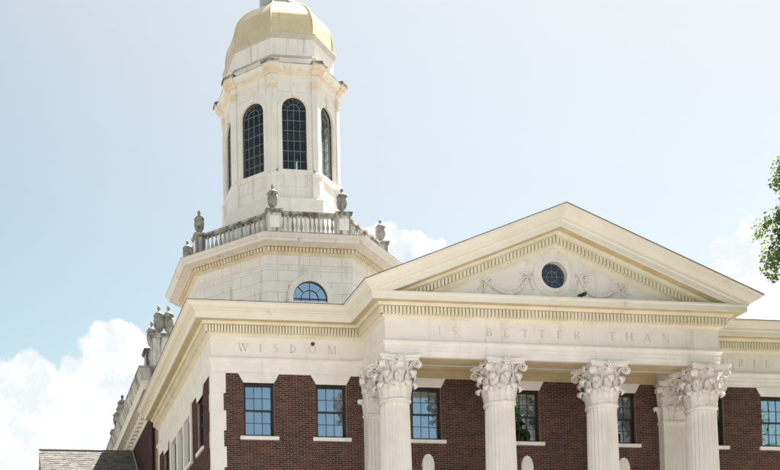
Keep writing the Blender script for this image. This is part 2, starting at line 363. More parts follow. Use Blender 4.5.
def garland(sgn, parent):
    f = lambda x: rw+sgn*x
    m = MB(FR); pts = [(.86, 13.36), (.93, 13.20), (1.04, 13.04), (1.2, 12.88), (1.4, 12.79), (1.6, 12.80), (1.8, 12.86), (1.98, 12.96), (2.12, 13.04), (2.22, 13.12)]
    P3 = []; R = []
    n = len(pts)
    for i in range((n-1)*5+1):
        k, t = min(i//5, n-2), i/5-min(i//5, n-2); x = pts[k][0]*(1-t)+pts[k+1][0]*t; z = pts[k][1]*(1-t)+pts[k+1][1]*t
        s = i/((n-1)*5); P3.append((f(x), -.04, Zr(z))); R.append((.022+.045*math.sin(math.pi*s))*(1+.22*math.sin(i*1.9)))
    m.tube(P3, R, 8)
    def rib(ps, r): m.tube([(f(x), -.03-.02*(i % 2), Zr(z)) for i, (x, z) in enumerate(ps)], [r*(1-.5*i/len(ps)) for i in range(len(ps))], 6)
    rib([(2.22, 13.12), (2.30, 13.0), (2.28, 12.88), (2.36, 12.78)], .034); rib([(2.22, 13.12), (2.36, 13.05), (2.44, 12.92), (2.52, 12.90)], .03)
    rib([(2.22, 13.12), (2.32, 13.2), (2.42, 13.17), (2.34, 13.1)], .035); rib([(2.22, 13.12), (2.14, 13.24), (2.05, 13.2), (2.16, 13.12)], .035)
    rib([(.86, 13.36), (.98, 13.46), (1.1, 13.44), (1.0, 13.36)], .035); rib([(.86, 13.36), (.74, 13.5), (.72, 13.38)], .03)
    rib([(.86, 13.36), (1.0, 13.30), (1.08, 13.22), (1.16, 13.24)], .03); rib([(.80, 13.30), (.76, 13.1), (.68, 12.92)], .022)
    for i in range(3, 43, 3):
        x, y, z = P3[i]; a = i*2.4
        m.tube([(x, y-.02, z), (x+.05*math.cos(a), y-.05, z+.05*math.sin(a)), (x+.10*math.cos(a), y-.03, z+.09*math.sin(a))], [.03, .034, .008], 5)
    return m.obj('garland', 'white', parent, smooth=True)
garland(-1, hall); garland(1, hall)
fl = thing('floodlight', 'small black floodlight standing on the pediment ledge below the round window', 'floodlight', (11.27, -P-.3, Zr(12.54)))
m = MB(); m.tube([(11.27, -P-.3, Zr(12.5)), (11.27, -P-.3, Zr(12.66))], .02, 6); m.obj('stem', 'black', fl)
m = MB(); m.tube([(11.20, -P-.22, Zr(12.72)), (11.24, -P-.3, Zr(12.71)), (11.32, -P-.42, Zr(12.70))], [.025, .045, .065], 8); m.obj('lamp_head', 'black', fl)
m = MB(); m.box(11.33, 11.42, -P-.34, -P-.26, Zr(12.72), Zr(12.80)); m.obj('ballast_box', 'black', fl)
# ------------------------------------------------------------------ inscription, one object a letter
S_, T_ = .042, .018      # thick and thin strokes in letter units of height .25
def letter_polys(ch):
    H = .25; Q = []
    def v(x, w=S_, y0=0, y1=H): Q.append([(x-w/2, y0), (x+w/2, y0), (x+w/2, y1), (x-w/2, y1)])
    def h(x0, x1, y, w=T_): Q.append([(x0, y-w/2), (x1, y-w/2), (x1, y+w/2), (x0, y+w/2)])
    def d(x0, y0, x1, y1, w): Q.append([(x0-w/2, y0), (x0+w/2, y0), (x1+w/2, y1), (x1-w/2, y1)])
    def sf(x, y, w=.09): Q.append([(x-w/2, y), (x+w/2, y), (x+w/2-.015, y+.012), (x-w/2+.015, y+.012)])
    def arc(cx, cy, rx, ry, a0, a1, w0=T_, w1=S_, n=14):
        for i in range(n):
            A = [math.radians(a0+(a1-a0)*t/n) for t in (i, i+1)]; q = []
            for s in (1, -1):
                for a in (A if s > 0 else A[::-1]):
                    w = w0+(w1-w0)*abs(math.cos(a)); q.append((cx+(rx+s*w/2)*math.cos(a), cy+(ry+s*w/2)*math.sin(a)))
            Q.append(q)
    if ch == 'I': v(0); sf(0, 0); sf(0, H-.012)
    elif ch == 'W':
        d(-.07, 0, -.135, H, S_); d(-.07, 0, -.005, H, T_); d(.07, 0, -.005, H, S_); d(.07, 0, .135, H, T_)
        for x in (-.135, -.005, .135): sf(x, H-.012, .07)
    elif ch == 'M':
        v(-.105, T_); v(.105, S_); d(0, 0, -.095, H, S_); d(0, 0, .095, H, T_); sf(-.105, 0, .07); sf(.105, 0, .07); sf(-.11, H-.012, .06); sf(.11, H-.012, .06)
    elif ch == 'N': v(-.09, T_); v(.09, T_); d(.085, 0, -.085, H, S_); sf(-.09, 0, .07); sf(-.1, H-.012, .07); sf(.09, H-.012, .07)
    elif ch == 'A': d(-.1, 0, 0, H, T_); d(.1, 0, 0, H, S_); h(-.06, .06, .08); sf(-.1, 0, .08); sf(.1, 0, .08)
    elif ch == 'H': v(-.085); v(.085); h(-.085, .085, H/2); [sf(x, y, .08) for x in (-.085, .085) for y in (0, H-.012)]
    elif ch == 'T': v(0); sf(0, 0); h(-.09, .09, H-.009); Q.append([(-.09, H-.05), (-.078, H-.05), (-.07, H), (-.09, H)]); Q.append([(.078, H-.05), (.09, H-.05), (.09, H), (.07, H)])
    elif ch == 'E':
        v(-.05); h(-.07, .07, .009); h(-.07, .065, H-.009); h(-.05, .045, H/2); Q.append([(.055, 0), (.075, .05), (.065, .05), (.05, .01)]); Q.append([(.05, H-.01), (.06, H-.05), (.07, H-.05), (.065, H)])
    elif ch == 'O': arc(0, H/2, .105, .115, 0, 360, n=24)
    elif ch == 'D': v(-.06); sf(-.06, 0, .06); sf(-.06, H-.012, .06); arc(-.05, H/2, .13, .116, -90, 90); h(-.08, -.04, .009); h(-.08, -.04, H-.009)
    elif ch == 'B':
        v(-.05); h(-.07, 0, .009); h(-.07, 0, H-.009); h(-.05, 0, H*.53); arc(0, .19, .055, .051, -90, 90, n=9); arc(0, .07, .072, .062, -90, 90, n=9)
    elif ch == 'R': v(-.06); h(-.08, 0, H-.009); h(-.06, 0, H*.48); sf(-.06, 0, .08); arc(0, .184, .062, .057, -90, 90, n=9); d(.105, 0, .0, .12, S_)
    elif ch == 'U': v(-.075, S_, .08, H); v(.08, T_, .08, H); arc(.002, .085, .078, .075, 180, 360); sf(-.075, H-.012, .08); sf(.08, H-.012, .07)
    elif ch == 'S': arc(0, .187, .055, .054, 40, 265, S_*.8, T_, n=12); arc(0, .068, .062, .06, -140, 95, S_*.8, T_, n=12)
    return Q
LM = {}
def put_letter(ch, x, y, z):
    if ch not in LM:
        m = MB()
        for q in letter_polys(ch): m.prism(q, -.0035, .01)
        LM[ch] = m.mesh('letter_'+ch.lower(), 'letter')
    inst('letter', LM[ch], frieze, Matrix.Translation((x, y, z)))
for ch, x in zip('WISDOM', (1.06, 1.63, 2.12, 2.69, 3.34, 3.99)): put_letter(ch, x, 0, Zr(11.43))
for ch, x in zip('ISBETTERTHAN', (6.76, 7.24, 8.36, 8.93, 9.53, 10.10, 10.68, 11.25, 12.43, 13.0, 13.61, 14.23)): put_letter(ch, x, -P, Zr(11.43))
for ch, x in zip('RUBIES', (17.15, 17.75, 18.33, 18.83, 19.32, 19.86)): put_letter(ch, x, 0, Zr(11.43))
fix = thing('wall_fixture', 'small dark round fixture on the frieze just above the O of WISDOM', 'fixture', (3.34, 0, Zr(11.72)))
m = MB(); m.lathe([(.005, -.10), (.06, -.09), (.10, -.03), (.11, .03), (.06, .08), (.005, .09)], 10, Matrix.Translation((3.35, -.02, Zr(11.73))) @ Matrix.Diagonal((.6, .45, .6, 1))); m.obj('housing', 'bark', fix, smooth=True)
m = MB(); m.tube([(3.34, 0, Zr(11.76)), (3.34, -.03, Zr(11.745)), (3.34, -.055, Zr(11.715))], .018, 6); m.obj('bracket', 'black', fix)
# ------------------------------------------------------------------ brick walls and windows
BH, BL, MJ = .0640, .215, .0145
def brick_field(name, parent, T, u0, u1, z0, z1, cut, depth=.007):
    """running bond of separate bricks; cut(z) gives [(ua,ub)] holes at that height"""
    m = MB(); vals = []; n = int((z1-z0)/BH)
    rnd = random.Random(11+int(abs(u0+u1)*100))
    for r in range(n):
        za = z0+r*BH; zc = za+BH/2; iv = [(u0, u1)]
        for ha, hb in cut(zc):
            nv = []
            for a, c in iv:
                if hb <= a or ha >= c: nv.append((a, c)); continue
                if ha > a: nv.append((a, ha))
                if hb < c: nv.append((hb, c))
            iv = nv
        for a, c in iv:
            k0 = math.floor((a-u0)/BL-.5*(r % 2)); x = u0+(k0+.5*(r % 2))*BL
            while x < c:
                xa, xb = max(x+MJ/2, a+.004), min(x+BL-MJ/2, c-.004); x += BL
                if xb-xa < .025: continue
                pr = -depth*(.6+.55*rnd.random()); k = len(m.v)
                q = [(xa, 0, za+MJ/2), (xb, 0, za+MJ/2), (xb, 0, za+BH-MJ/2), (xa, 0, za+BH-MJ/2)]
                vs = q+[(a_, pr, c_) for a_, _, c_ in q]
                m.add(vs, [(4, 5, 6, 7), (0, 1, 5, 4), (1, 2, 6, 5), (2, 3, 7, 6), (3, 0, 4, 7)], T)
                t = rnd.random(); t = .08*t if rnd.random() < .12 else .2+.7*t
                vals += [t]*5
    o = m.obj(name, 'brick', parent, recalc=False, attr='tone', vals=vals); o['kind'] = 'stuff'; return o
SH = {}
def window(parent, T, uc, zs, zh, w=1.01, blind=0., sill_w=1.26):
    """double-hung sash: two sashes of three by two panes"""
    org = T @ Vector((uc, .1, zs)); W = part_empty('window', parent, org); TT = T @ Matrix.Translation((uc, 0, 0))
    h = w/2; m = MB(TT)
    m.box(-h, -h+.055, .07, .2, zs, zh); m.box(h-.055, h, .07, .2, zs, zh); m.box(-h+.055, h-.055, .07, .2, zh-.06, zh); m.box(-h+.055, h-.055, .07, .2, zs, zs+.05)
    m.obj('frame', 'frame', W)
    zm = (zs+zh)/2
    for s, (za, zb, d) in enumerate(((zs+.05, zm+.02, .15), (zm-.02, zh-.06, .11))):
        m = MB(TT); a, c = -h+.055, h-.055
        m.box(a, a+.04, d, d+.04, za, zb); m.box(c-.04, c, d, d+.04, za, zb); m.box(a+.04, c-.04, d, d+.04, za, za+.045); m.box(a+.04, c-.04, d, d+.04, zb-.045, zb)
        gw = (c-a-.08)/3; gh = (zb-za-.09)/2
        for i in (1, 2): m.box(a+.04+gw*i-.009, a+.04+gw*i+.009, d+.004, d+.03, za+.045, zb-.045)
        m.box(a+.04, c-.04, d+.006, d+.028, za+.045+gh-.009, za+.045+gh+.009)
        m.obj('sash', 'frame', W)
        for i in range(3):
            for j in range(2):
                x0, z0 = a+.04+gw*i, za+.045+gh*j; key = (round(gw, 3), round(gh, 3))
                if key not in SH: SH[key] = MB().box(0, gw, 0, .004, 0, gh).mesh('pane', 'pane')
                tl = Matrix.Rotation(random.uniform(-.012, .012), 4, 'X') @ Matrix.Rotation(random.uniform(-.012, .012), 4, 'Z')
                inst('pane', SH[key], W, TT @ Matrix.Translation((x0, d+.016, z0)) @ tl)
    m = MB(TT).box(-sill_w/2, sill_w/2, -.07, .16, zs-.115, zs+.0); m.obj('sill', 'white', W)
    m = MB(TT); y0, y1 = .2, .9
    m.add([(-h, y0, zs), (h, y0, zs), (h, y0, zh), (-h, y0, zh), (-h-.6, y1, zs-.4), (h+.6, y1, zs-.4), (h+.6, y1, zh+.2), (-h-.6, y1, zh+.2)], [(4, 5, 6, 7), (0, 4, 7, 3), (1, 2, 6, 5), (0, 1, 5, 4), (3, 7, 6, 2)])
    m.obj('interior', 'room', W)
    if blind:
        m = MB(TT); z = zh-.08
        while z > zh-blind*(zh-zs):
            m.add([(-h+.06, .215, z), (h-.06, .215, z), (h-.06, .235, z-.04), (-h+.06, .235, z-.04)], [(0, 1, 2, 3)]); z -= .042
        m.obj('blind', 'blind', W, recalc=False)
    return W
def lintel(parent, T, uc, zh, zt, w0=1.0, w1=1.34, d=-.03):
    return MB(T).prism([(uc-w0/2, zh), (uc+w0/2, zh), (uc+w1/2, zt), (uc-w1/2, zt)], d, .12).obj('lintel', 'white', parent)
ZS, ZH = Zr(8.676), Zr(10.407)
W1, W2 = 1.547, 3.933
fronts = [(W1, .85), (W2, .7), (XM-3.4, .0), (XM, .52), (XM+3.4, .26), (XE-W2, .3), (XE-W1, .9)]
FT = frame((0, 0, 0), (0, 1, 0)); LT = frame((0, 0, 0), (1, 0, 0))     # left wall: u = -y
def trap(uc, z):
    if z >= ZH: k = (z-ZH)/(ZAB-ZH); hw = .5+.17*k; return (uc-hw, uc+hw)
    return (uc-.505, uc+.505)
ZBR = Zr(5.9)
wl = MB(FT).plate([(.02, 0), (XE-.02, 0), (XE-.02, ZAB+.3), (.02, ZAB+.3)], [[(c-.505, ZS), (c-.505, ZH), (c+.505, ZH), (c+.505, ZS)] for c, _ in fronts], .002, .4).obj('wall', 'mortar', hall, recalc=False)
QU = []; z = ZAB; k = 0
qh = [.66, .56, .64, .53, .66, .56, .64, .53]
for hq in qh: QU.append((z-hq, z, k % 2 == 0)); z -= hq; k += 1
def qcut(zc, wide, narrow):
    for a, c, big in QU:
        if a <= zc < c: return wide if big else narrow
    return 0
def cut_front(zc):
    q = qcut(zc, .47, .39); L = [(-.1, q), (XE-q, XE+.1), (XL-.02, XL+.82), (XR-.82, XR+.02)]
    for c, _ in fronts:
        if zc > ZS-.115: L.append(trap(c, zc) if zc > ZS else (c-.63, c+.63))
    for c in (XM-3.4, XM, XM+3.4):
        t = (zc-Zr(7.83))/.39
        if abs(t) < 1: hw = .215*math.sqrt(1-t*t); L.append((c-hw, c+hw))
    return L
brick_field('brick_facing', wl, FT, 0, XE, ZBR, ZAB-.002, cut_front)
MB(FT).box(0, XE, -.007, .0, 0, ZBR).obj('lower_brickwork', 'brick', wl)
for c, bl in fronts:
    window(hall, FT, c, ZS, ZH, 1.01, bl); lintel(hall, FT, c, ZH, ZAB)
for c in (XM-3.4, XM, XM+3.4):
    m = MB(FT); rr = [(1, -.02), (1, -.05), (.93, -.065), (.86, -.05), (.6, -.075), (.2, -.09)]
    vs = [(c+.21*r*math.cos(2*math.pi*i/28), d, Zr(7.83)+.385*r*math.sin(2*math.pi*i/28)) for r, d in rr for i in range(28)]
    m.add(vs, [(j*28+i, j*28+(i+1) % 28, (j+1)*28+(i+1) % 28, (j+1)*28+i) for j in range(5) for i in range(28)]+[tuple(5*28+i for i in range(28)), tuple(range(27, -1, -1))])
    m.obj('oval_plaque', 'white', hall, smooth=True, angle=50)
# quoins, each a block
for a, c, big in QU:
    wq, ws = (.47, .16) if big else (.39, .24)
    m = MB().box(-.03, wq, -.03, .15, a+.001, c-.001); m.box(-.03, .15, .15, ws, a+.001, c-.001) if ws > .15 else None
    m.obj('quoin_block', 'white', hall)
    MB().box(XE-wq, XE+.03, -.03, .15, a+.001, c-.001).obj('quoin_block', 'white', hall)
# left side wall
side = [(1.9, 1.05)]
TRI = (3.55, 8.05); SW = 9.35
def hole_rect(yc, w): return [(-yc-w/2, ZS), (-yc-w/2, ZH), (-yc+w/2, ZH), (-yc+w/2, ZS)]
lw = MB(LT).plate([(-YB, 0), (-.002, 0), (-.002, ZAB+.3), (-YB, ZAB+.3)], [hole_rect(1.9, 1.01), hole_rect((TRI[0]+TRI[1])/2, TRI[1]-TRI[0]), hole_rect(SW, 1.01)], .002, .4).obj('side_wall', 'mortar', hall, recalc=False)
def cut_left(zc):
    q = qcut(zc, .16, .24); L = [(-q, .1), (-YB-.1, -YB+.3)]
    if zc > ZS-.115:
        for yc in (1.9, SW): L.append(trap(-yc, zc) if zc > ZS else (-yc-.63, -yc+.63))
        L.append((-TRI[1]-.1, -TRI[0]+.1))
    return L
brick_field('brick_facing', lw, LT, -YB, 0, ZBR, ZAB-.002, cut_left)
MB(LT).box(-YB, 0, -.007, .0, 0, ZBR).obj('lower_brickwork', 'brick', lw)
for yc in (1.9, SW): window(hall, LT, -yc, ZS, ZH); lintel(hall, LT, -yc, ZH, ZAB)
tw = part_empty('triple_window', hall, (0, 5.8, ZS))
m = MB(LT); mul = [TRI[0], 5.0, 6.45, TRI[1]]
for i, y in enumerate(mul): m.box(-y-.14, -y+.14, -.06, .25, ZS, ZAB-.002)
m.box(-TRI[1]+.14, -TRI[0]-.14, -.05, .25, ZH-.02, ZAB-.002); m.obj('mullions', 'white', tw)
MB(LT).box(-TRI[1]-.2, -TRI[0]+.2, -.09, .25, ZS-.115, ZS-.002).obj('sill', 'white', tw)
MB(LT).box(-TRI[1], -TRI[0], .18, .186, ZS, ZH).obj('glass', 'pane', tw)
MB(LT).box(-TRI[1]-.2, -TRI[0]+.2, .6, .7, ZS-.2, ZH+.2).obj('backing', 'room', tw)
for i in range(3):
    m = MB(LT); a, c = -mul[i+1]+.14, -mul[i]-.14; zm = (ZS+ZH)/2
    for x0, x1, z0, z1 in ((a, a+.05, ZS, ZH-.02), (c-.05, c, ZS, ZH-.02), (a+.05, c-.05, ZH-.08, ZH-.02), (a+.05, c-.05, ZS, ZS+.06), (a+.05, c-.05, zm-.03, zm+.03)): m.box(x0, x1, .12, .178, z0, z1)
    m.obj('sash', 'frame', tw)
MB(LT).box(-YB+.02, -YB+.3, -.03, .1, Zr(5.5), ZAB-.002).obj('end_strip', 'white', hall)
# right side wall of the hall (out of view)
MB().box(XE-.4, XE, .01, YB, 0, ZAB+.3).obj('side_wall', 'mortar', hall)
# portico ceiling and inner architrave
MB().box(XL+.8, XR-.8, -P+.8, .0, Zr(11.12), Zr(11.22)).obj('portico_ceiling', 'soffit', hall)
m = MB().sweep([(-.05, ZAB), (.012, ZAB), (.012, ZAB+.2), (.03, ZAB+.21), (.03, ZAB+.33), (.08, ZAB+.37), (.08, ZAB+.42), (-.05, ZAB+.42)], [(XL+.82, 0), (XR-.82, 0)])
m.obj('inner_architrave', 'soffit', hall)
MB().box(XL+.12, XR-.12, -P+.12, -P+.72, ZAB-.002, ZAB+.002).obj('beam_soffit', 'soffit', hall)  # thin sheet added to darken the beam underside, shade in its colour
MB().box(XL-.2, XR+.2, -P-.4, -.02, 0, .5).obj('portico_floor', 'white', hall)
for i in range(4): MB().box(XL-.2-.35*(i+1), XR+.2+.35*(i+1), -P-.4-.35*(i+1), -P-.4-.35*i-.002, 0, .5-.1*(i+1)+.0).obj('step', 'white', hall)
# ------------------------------------------------------------------ Corinthian order
def acanthus(h, w, curl, rb):
    """closed leaf: hugs the bell (local x = outward from bell surface), tip curls over"""
    NT, NS = 16, 7; F_, B_ = [], []
    for i in range(NT+1):
        t = i/NT
        if t < .72: o = .01+.13*t*t+.02*t; z = h*t/.80
        else:
            a = (t-.72)/.28*math.pi*1.2; o = .092+curl*(1-math.cos(a))*.55; z = h*.9+curl*.55*math.sin(a)*1.1
        lobe = abs(math.sin(t*9.5)); ww = w*(.78+.34*math.sin(t*2.7))*(1-.6*max(0, t-.75)/.25)*(.78+.30*lobe)
        for j in range(NS):
            s = (j/(NS-1)-.5)*2; y = s*ww/2; rib = .034*(1-abs(s))+.016*math.cos(s*9)-.035*abs(s)*(1-.5*lobe)
            dx = rib-(y*y)/(2*rb)
            F_.append((o+dx, y, z-.10*h*abs(s)**2*t)); B_.append((o+dx-.035, y*.97, z-.10*h*abs(s)**2*t-.012))
    n = len(F_); fs = []
    for i in range(NT):
        for j in range(NS-1):
            a = i*NS+j; fs.append((a, a+1, a+NS+1, a+NS)); fs.append((a+n, a+NS+n, a+NS+1+n, a+1+n))
    for i in range(NT):
        for j in (0, NS-1): a = i*NS+j; fs.append((a, a+NS, a+NS+n, a+n))
    for j in range(NS-1): fs.append((j, j+n, j+1+n, j+1)); a = NT*NS+j; fs.append((a, a+1, a+1+n, a+n))
    m = MB(); m.add(F_+B_, fs); return m
def scroll(w, size, rise, reach):
    """stalk rising from the bell, rolling into a spiral in the x-z plane"""
    pts = []; n1 = 10
    cx, cz = reach-size, rise-size
    for i in range(n1):
        t = i/(n1-1); x0, z0 = 0, 0; xe, ze = cx, rise
        pts.append((x0+(xe-x0)*(t**2.0), z0+(ze-z0)*(1-(1-t)**1.6)))
    turns = 1.9
    for i in range(1, 30):
        t = i/29; a = math.pi/2-t*turns*2*math.pi; r = size*(1-.80*t)
        pts.append((cx+r*math.cos(a), cz+r*math.sin(a)))
    m = MB(); vs = []; N = len(pts)
    for i, (x, z) in enumerate(pts):
        p0, p1 = pts[max(0, i-1)], pts[min(N-1, i+1)]; tx, tz = p1[0]-p0[0], p1[1]-p0[1]; L = math.hypot(tx, tz) or 1
        nx, nz = -tz/L, tx/L; th = size*.16*(1-.4*i/N); s = 1+.0*i; ww = w/2*(.7+.5*min(1, i/12))
        for dn, dy in ((th, -ww), (th*.4, 0), (th, ww), (-th, ww), (-th, -ww)): vs.append((x+nx*dn, dy, z+nz*dn))
    k = 5; fs = [(i*k+q, i*k+(q+1) % k, (i+1)*k+(q+1) % k, (i+1)*k+q) for i in range(N-1) for q in range(k)]+[tuple(range(k)), tuple((N-1)*k+q for q in range(k))]
    m.add(vs, fs); return m
CH = 10.713-9.376        # capital height
LEAF1 = acanthus(.48, .31, .15, .50).mesh('acanthus_leaf', 'white', smooth=True)
LEAF2 = acanthus(.84, .29, .18, .50).mesh('acanthus_leaf', 'white', smooth=True)
VOL = scroll(.15, .115, .50, .44).mesh('volute', 'white', smooth=True, angle=50)
HEL = scroll(.07, .075, .42, .16).mesh('helix', 'white', smooth=True, angle=50)
FLW = MB()
for i in range(6):
    a = i*math.pi/3; FLW.tube([(0, 0, 0), (.06, .08*math.cos(a), .08*math.sin(a)), (.03, .13*math.cos(a), .13*math.sin(a))], [.03, .05, .02], 6)
FLW.tube([(.02, 0, 0), (.1, 0, 0)], [.05, .03], 6); FLW = FLW.mesh('fleuron', 'white', smooth=True)
def abacus_poly(hw, mid, tr, n=8):
    pts = []
    for q in range(4):
        a = q*math.pi/2; ca, sa = math.cos(a), math.sin(a)
        for i in range(n+1):
            s = -1+2*i/n; x = s*(hw-tr); y = -(mid+(hw-mid)*s*s)
            pts.append((x*ca-y*sa, x*sa+y*ca))
    return pts
ABA = MB().slab(abacus_poly(.60, .47, .06), CH-.16, CH-.085); ABA.slab(abacus_poly(.66, .53, .06), CH-.083, CH-.003); ABA = ABA.mesh('abacus', 'white')
BELL = MB().lathe([(.40, .05), (.385, .15), (.37, .5), (.39, .85), (.46, 1.02), (.52, 1.12), (.535, 1.175), (.50, 1.18)], 32).mesh('bell', 'white', smooth=True)
AST = MB().lathe([(.40, -.10), (.425, -.085), (.455, -.045), (.485, -.035), (.495, 0.), (.485, .035), (.45, .045), (.42, .06)], 40).mesh('astragal', 'white', smooth=True, angle=40)
def shaft_mesh():
    NF, NPF = 24, 8; vs = []; Z0, Z1 = .95-Zr(9.376), -.09; rows = []
    zs = [Z0, Z0+.06, Z0+.16, Z0+.3]+[Z0+(Z1-Z0)*t for t in (.2, .35, .5, .65, .8, .9, .96)]+[Z1-.16, Z1-.10, Z1-.05, Z1]
    m = MB(); n = NF*NPF
    for z in zs:
        t = (z-Z0)/(Z1-Z0); R = .525-.085*t**1.7
        dep = min(1, max(0, (Z1-.04-z)/.10)); dep = math.sqrt(dep) if dep > 0 else 0
        if z < Z0+.1: dep = 0
        for i in range(n):
            k = (i % NPF)/NPF; c = math.sin(math.pi*max(0, min(1, (k-.12)/.76))) if .12 < k < .88 else 0
            r = R-.055*dep*math.sqrt(c) if c > 0 else R
            a = 2*math.pi*i/n; vs.append((r*math.cos(a), r*math.sin(a), z))
    N = len(zs); m.add(vs, [(j*n+i, j*n+(i+1) % n, (j+1)*n+(i+1) % n, (j+1)*n+i) for j in range(N-1) for i in range(n)]+[tuple(range(n-1, -1, -1)), tuple((N-1)*n+i for i in range(n))])
    return m.mesh('shaft', 'white', smooth=True, angle=38)
SHAFT = shaft_mesh()
BASE = MB().slab([(-.72, -.72), (.72, -.72), (.72, .72), (-.72, .72)], .5, .66)
BASE.lathe([(.70, .66), (.72, .72), (.70, .78), (.62, .80), (.59, .84), (.62, .87), (.64, .91), (.60, .95), (.5, .96)], 40); BASE = BASE.mesh('base', 'white', smooth=True, angle=40)
def capital(owner, x, y, z, sx=1., sy=1., keep=lambda a: True):
    C = Matrix.Translation((x, y, z)) @ Matrix.Diagonal((sx, sy, 1, 1))
    inst('bell', BELL, owner, C); inst('abacus', ABA, owner, C)
    for k in range(8):
        a = k*math.pi/4+math.pi/8; R = Matrix.Rotation(a, 4, 'Z')
        if keep(a): inst('acanthus_leaf', LEAF1, owner, C @ R @ Matrix.Translation((.415, 0, .04)))
        a2 = k*math.pi/4
        if keep(a2): inst('acanthus_leaf', LEAF2, owner, C @ Matrix.Rotation(a2, 4, 'Z') @ Matrix.Translation((.40, 0, .05)))
    for k in range(4):
        a = k*math.pi/2+math.pi/4
        if keep(a): inst('volute', VOL, owner, C @ Matrix.Rotation(a, 4, 'Z') @ Matrix.Translation((.43, 0, CH-.17-.50)))
        a = k*math.pi/2
        if keep(a):
            inst('fleuron', FLW, owner, C @ Matrix.Rotation(a, 4, 'Z') @ Matrix.Translation((.52, 0, CH-.09)))
            for s in (-1, 1):
                inst('helix', HEL, owner, C @ Matrix.Rotation(a, 4, 'Z') @ Matrix.Translation((.47, s*.24, CH-.17-.42)) @ Matrix.Rotation(-s*math.pi/2*.85, 4, 'Z'))
YC = -P+.40
for k in range(4):
    x = XL+.417+3.4*k; c = part_empty('column', hall, (x, YC, .5)); T = Matrix.Translation((x, YC, Zr(9.376)))
    inst('shaft', SHAFT, c, T); inst('astragal', AST, c, T); inst('base', BASE, c, Matrix.Translation((x, YC, 0)))
    capital(c, x, YC, Zr(9.376))
# pilasters against the wall
def pilaster_poly(w, d, nf=7):
    pts = [(-w/2, .05), (-w/2, -d)]; fwd = w/nf
    for i in range(nf):
        c = -w/2+fwd*(i+.5); r = fwd*.36
        for q in range(7):
            a = math.pi*q/6; pts.append((c-r*math.cos(a), -d+r*.8*math.sin(a)))
    return pts+[(w/2, -d), (w/2, .05)]
for x in (5.41, 2*XM-5.41):
    c = part_empty('pilaster', hall, (x, 0, .5)); T = Matrix.Translation((x, 0, 0))
    MB(T).slab(pilaster_poly(.80, .26), .9, Zr(9.25)).obj('shaft', 'white', c)
    MB(T).box(-.40, .40, -.26, .05, Zr(9.25), Zr(9.34)).obj('collar', 'white', c)
    MB(T).box(-.45, .45, -.31, .05, Zr(9.34), Zr(9.41)).obj('astragal', 'white', c)
    MB(T).box(-.50, .50, -.36, .05, .5, .9).obj('base', 'white', c)
    MB(T).add([(-.40, -.26, Zr(9.41)), (.40, -.26, Zr(9.41)), (.40, .05, Zr(9.41)), (-.40, .05, Zr(9.41)), (-.46, -.33, ZAB-.18), (.46, -.33, ZAB-.18), (.46, .05, ZAB-.18), (-.46, .05, ZAB-.18)],
              [(0, 3, 2, 1), (4, 5, 6, 7), (0, 1, 5, 4), (1, 2, 6, 5), (2, 3, 7, 6), (3, 0, 4, 7)]).obj('capital_block', 'white', c)
    capital(c, x, .14, Zr(9.376), .98, .95, keep=lambda a: math.sin(a) < .1)
# ------------------------------------------------------------------ bell tower
TX, TYC = XM, 29.6845
tower = thing('bell_tower', 'octagonal white bell tower with balustrade, arched belfry windows and gilded dome', 'tower', (TX, TYC, Zr(15)))
def octc(a, h=None, cx=TX, cy=TYC):
    h = a*math.tan(math.pi/8) if h is None else h
    return [(cx+x, cy+y) for x, y in ((-h, -a), (h, -a), (a, -h), (a, h), (h, a), (-h, a), (-a, h), (-a, -h))]
def face(a, k):              # local frame of octagon face k (0 = front, counter-clockwise), u along the face
    t = k*math.pi/4; n = Vector((math.sin(t), -math.cos(t), 0))
    return frame((TX+n.x*a, TYC+n.y*a, 0), (-n.x, -n.y, 0))
def arch_pts(hw, zb, zs, n=16):    # opening outline, bottom-left round to bottom-right
    return [(-hw, zb)]+[(-hw*math.cos(math.pi*i/n), zs+hw*math.sin(math.pi*i/n)) for i in range(n+1)]+[(hw, zb)]
def band(m, hw0, hw1, zb, zs, d0, d1, n=20, zs1=None):
    a, c = arch_pts(hw0, zb, zs, n), arch_pts(hw1, zb, zs, n); k = len(a)
    vs = [(p[0], d0, p[1]) for p in a]+[(p[0], d0, p[1]) for p in c]+[(p[0], d1, p[1]) for p in c]+[(p[0], d1, p[1]) for p in a]
    fs = []
    for i in range(k-1): fs += [(q*k+i, q*k+i+1, ((q+1) % 4)*k+i+1, ((q+1) % 4)*k+i) for q in range(4)]
    fs += [(0, k, 2*k, 3*k), (k-1, 4*k-1, 3*k-1, 2*k-1)]
    return m.add(vs, fs)
def ashlar(parent, T, W, rows, us, xh, name='stone_block', mt='terra', d0=0., d1=.06, gap=.006, shift=0.):
    for r in range(len(rows)-1):
        z0, z1 = rows[r]+gap, rows[r+1]-gap; ub = us[r % len(us)]
        for sgn in (-1, 1):
            for q in range(len(ub)-1):
                a, c = ub[q]+(gap if ub[q] > 0 else gap), ub[q+1]-(gap if ub[q+1] < W else 0)
                zsamp = [z0+(z1-z0)*i/8 for i in range(9)]
                inn = [(max(a, xh(zv)), zv) for zv in zsamp]; inn = [p for p in inn if p[0] < c-.015]
                if len(inn) < 2: continue
                if all(abs(p[0]-a) < 1e-6 for p in inn): inn = [inn[0], inn[-1]]
                poly = [(c, inn[0][1]), (c, inn[-1][1])]+[(p[0], p[1]) for p in reversed(inn)]
                poly = [(sgn*p[0], p[1]) for p in poly]
                dd = d0+random.uniform(0, .004)
                MB(T).prism(poly, dd, d1).obj(name, mt, parent)
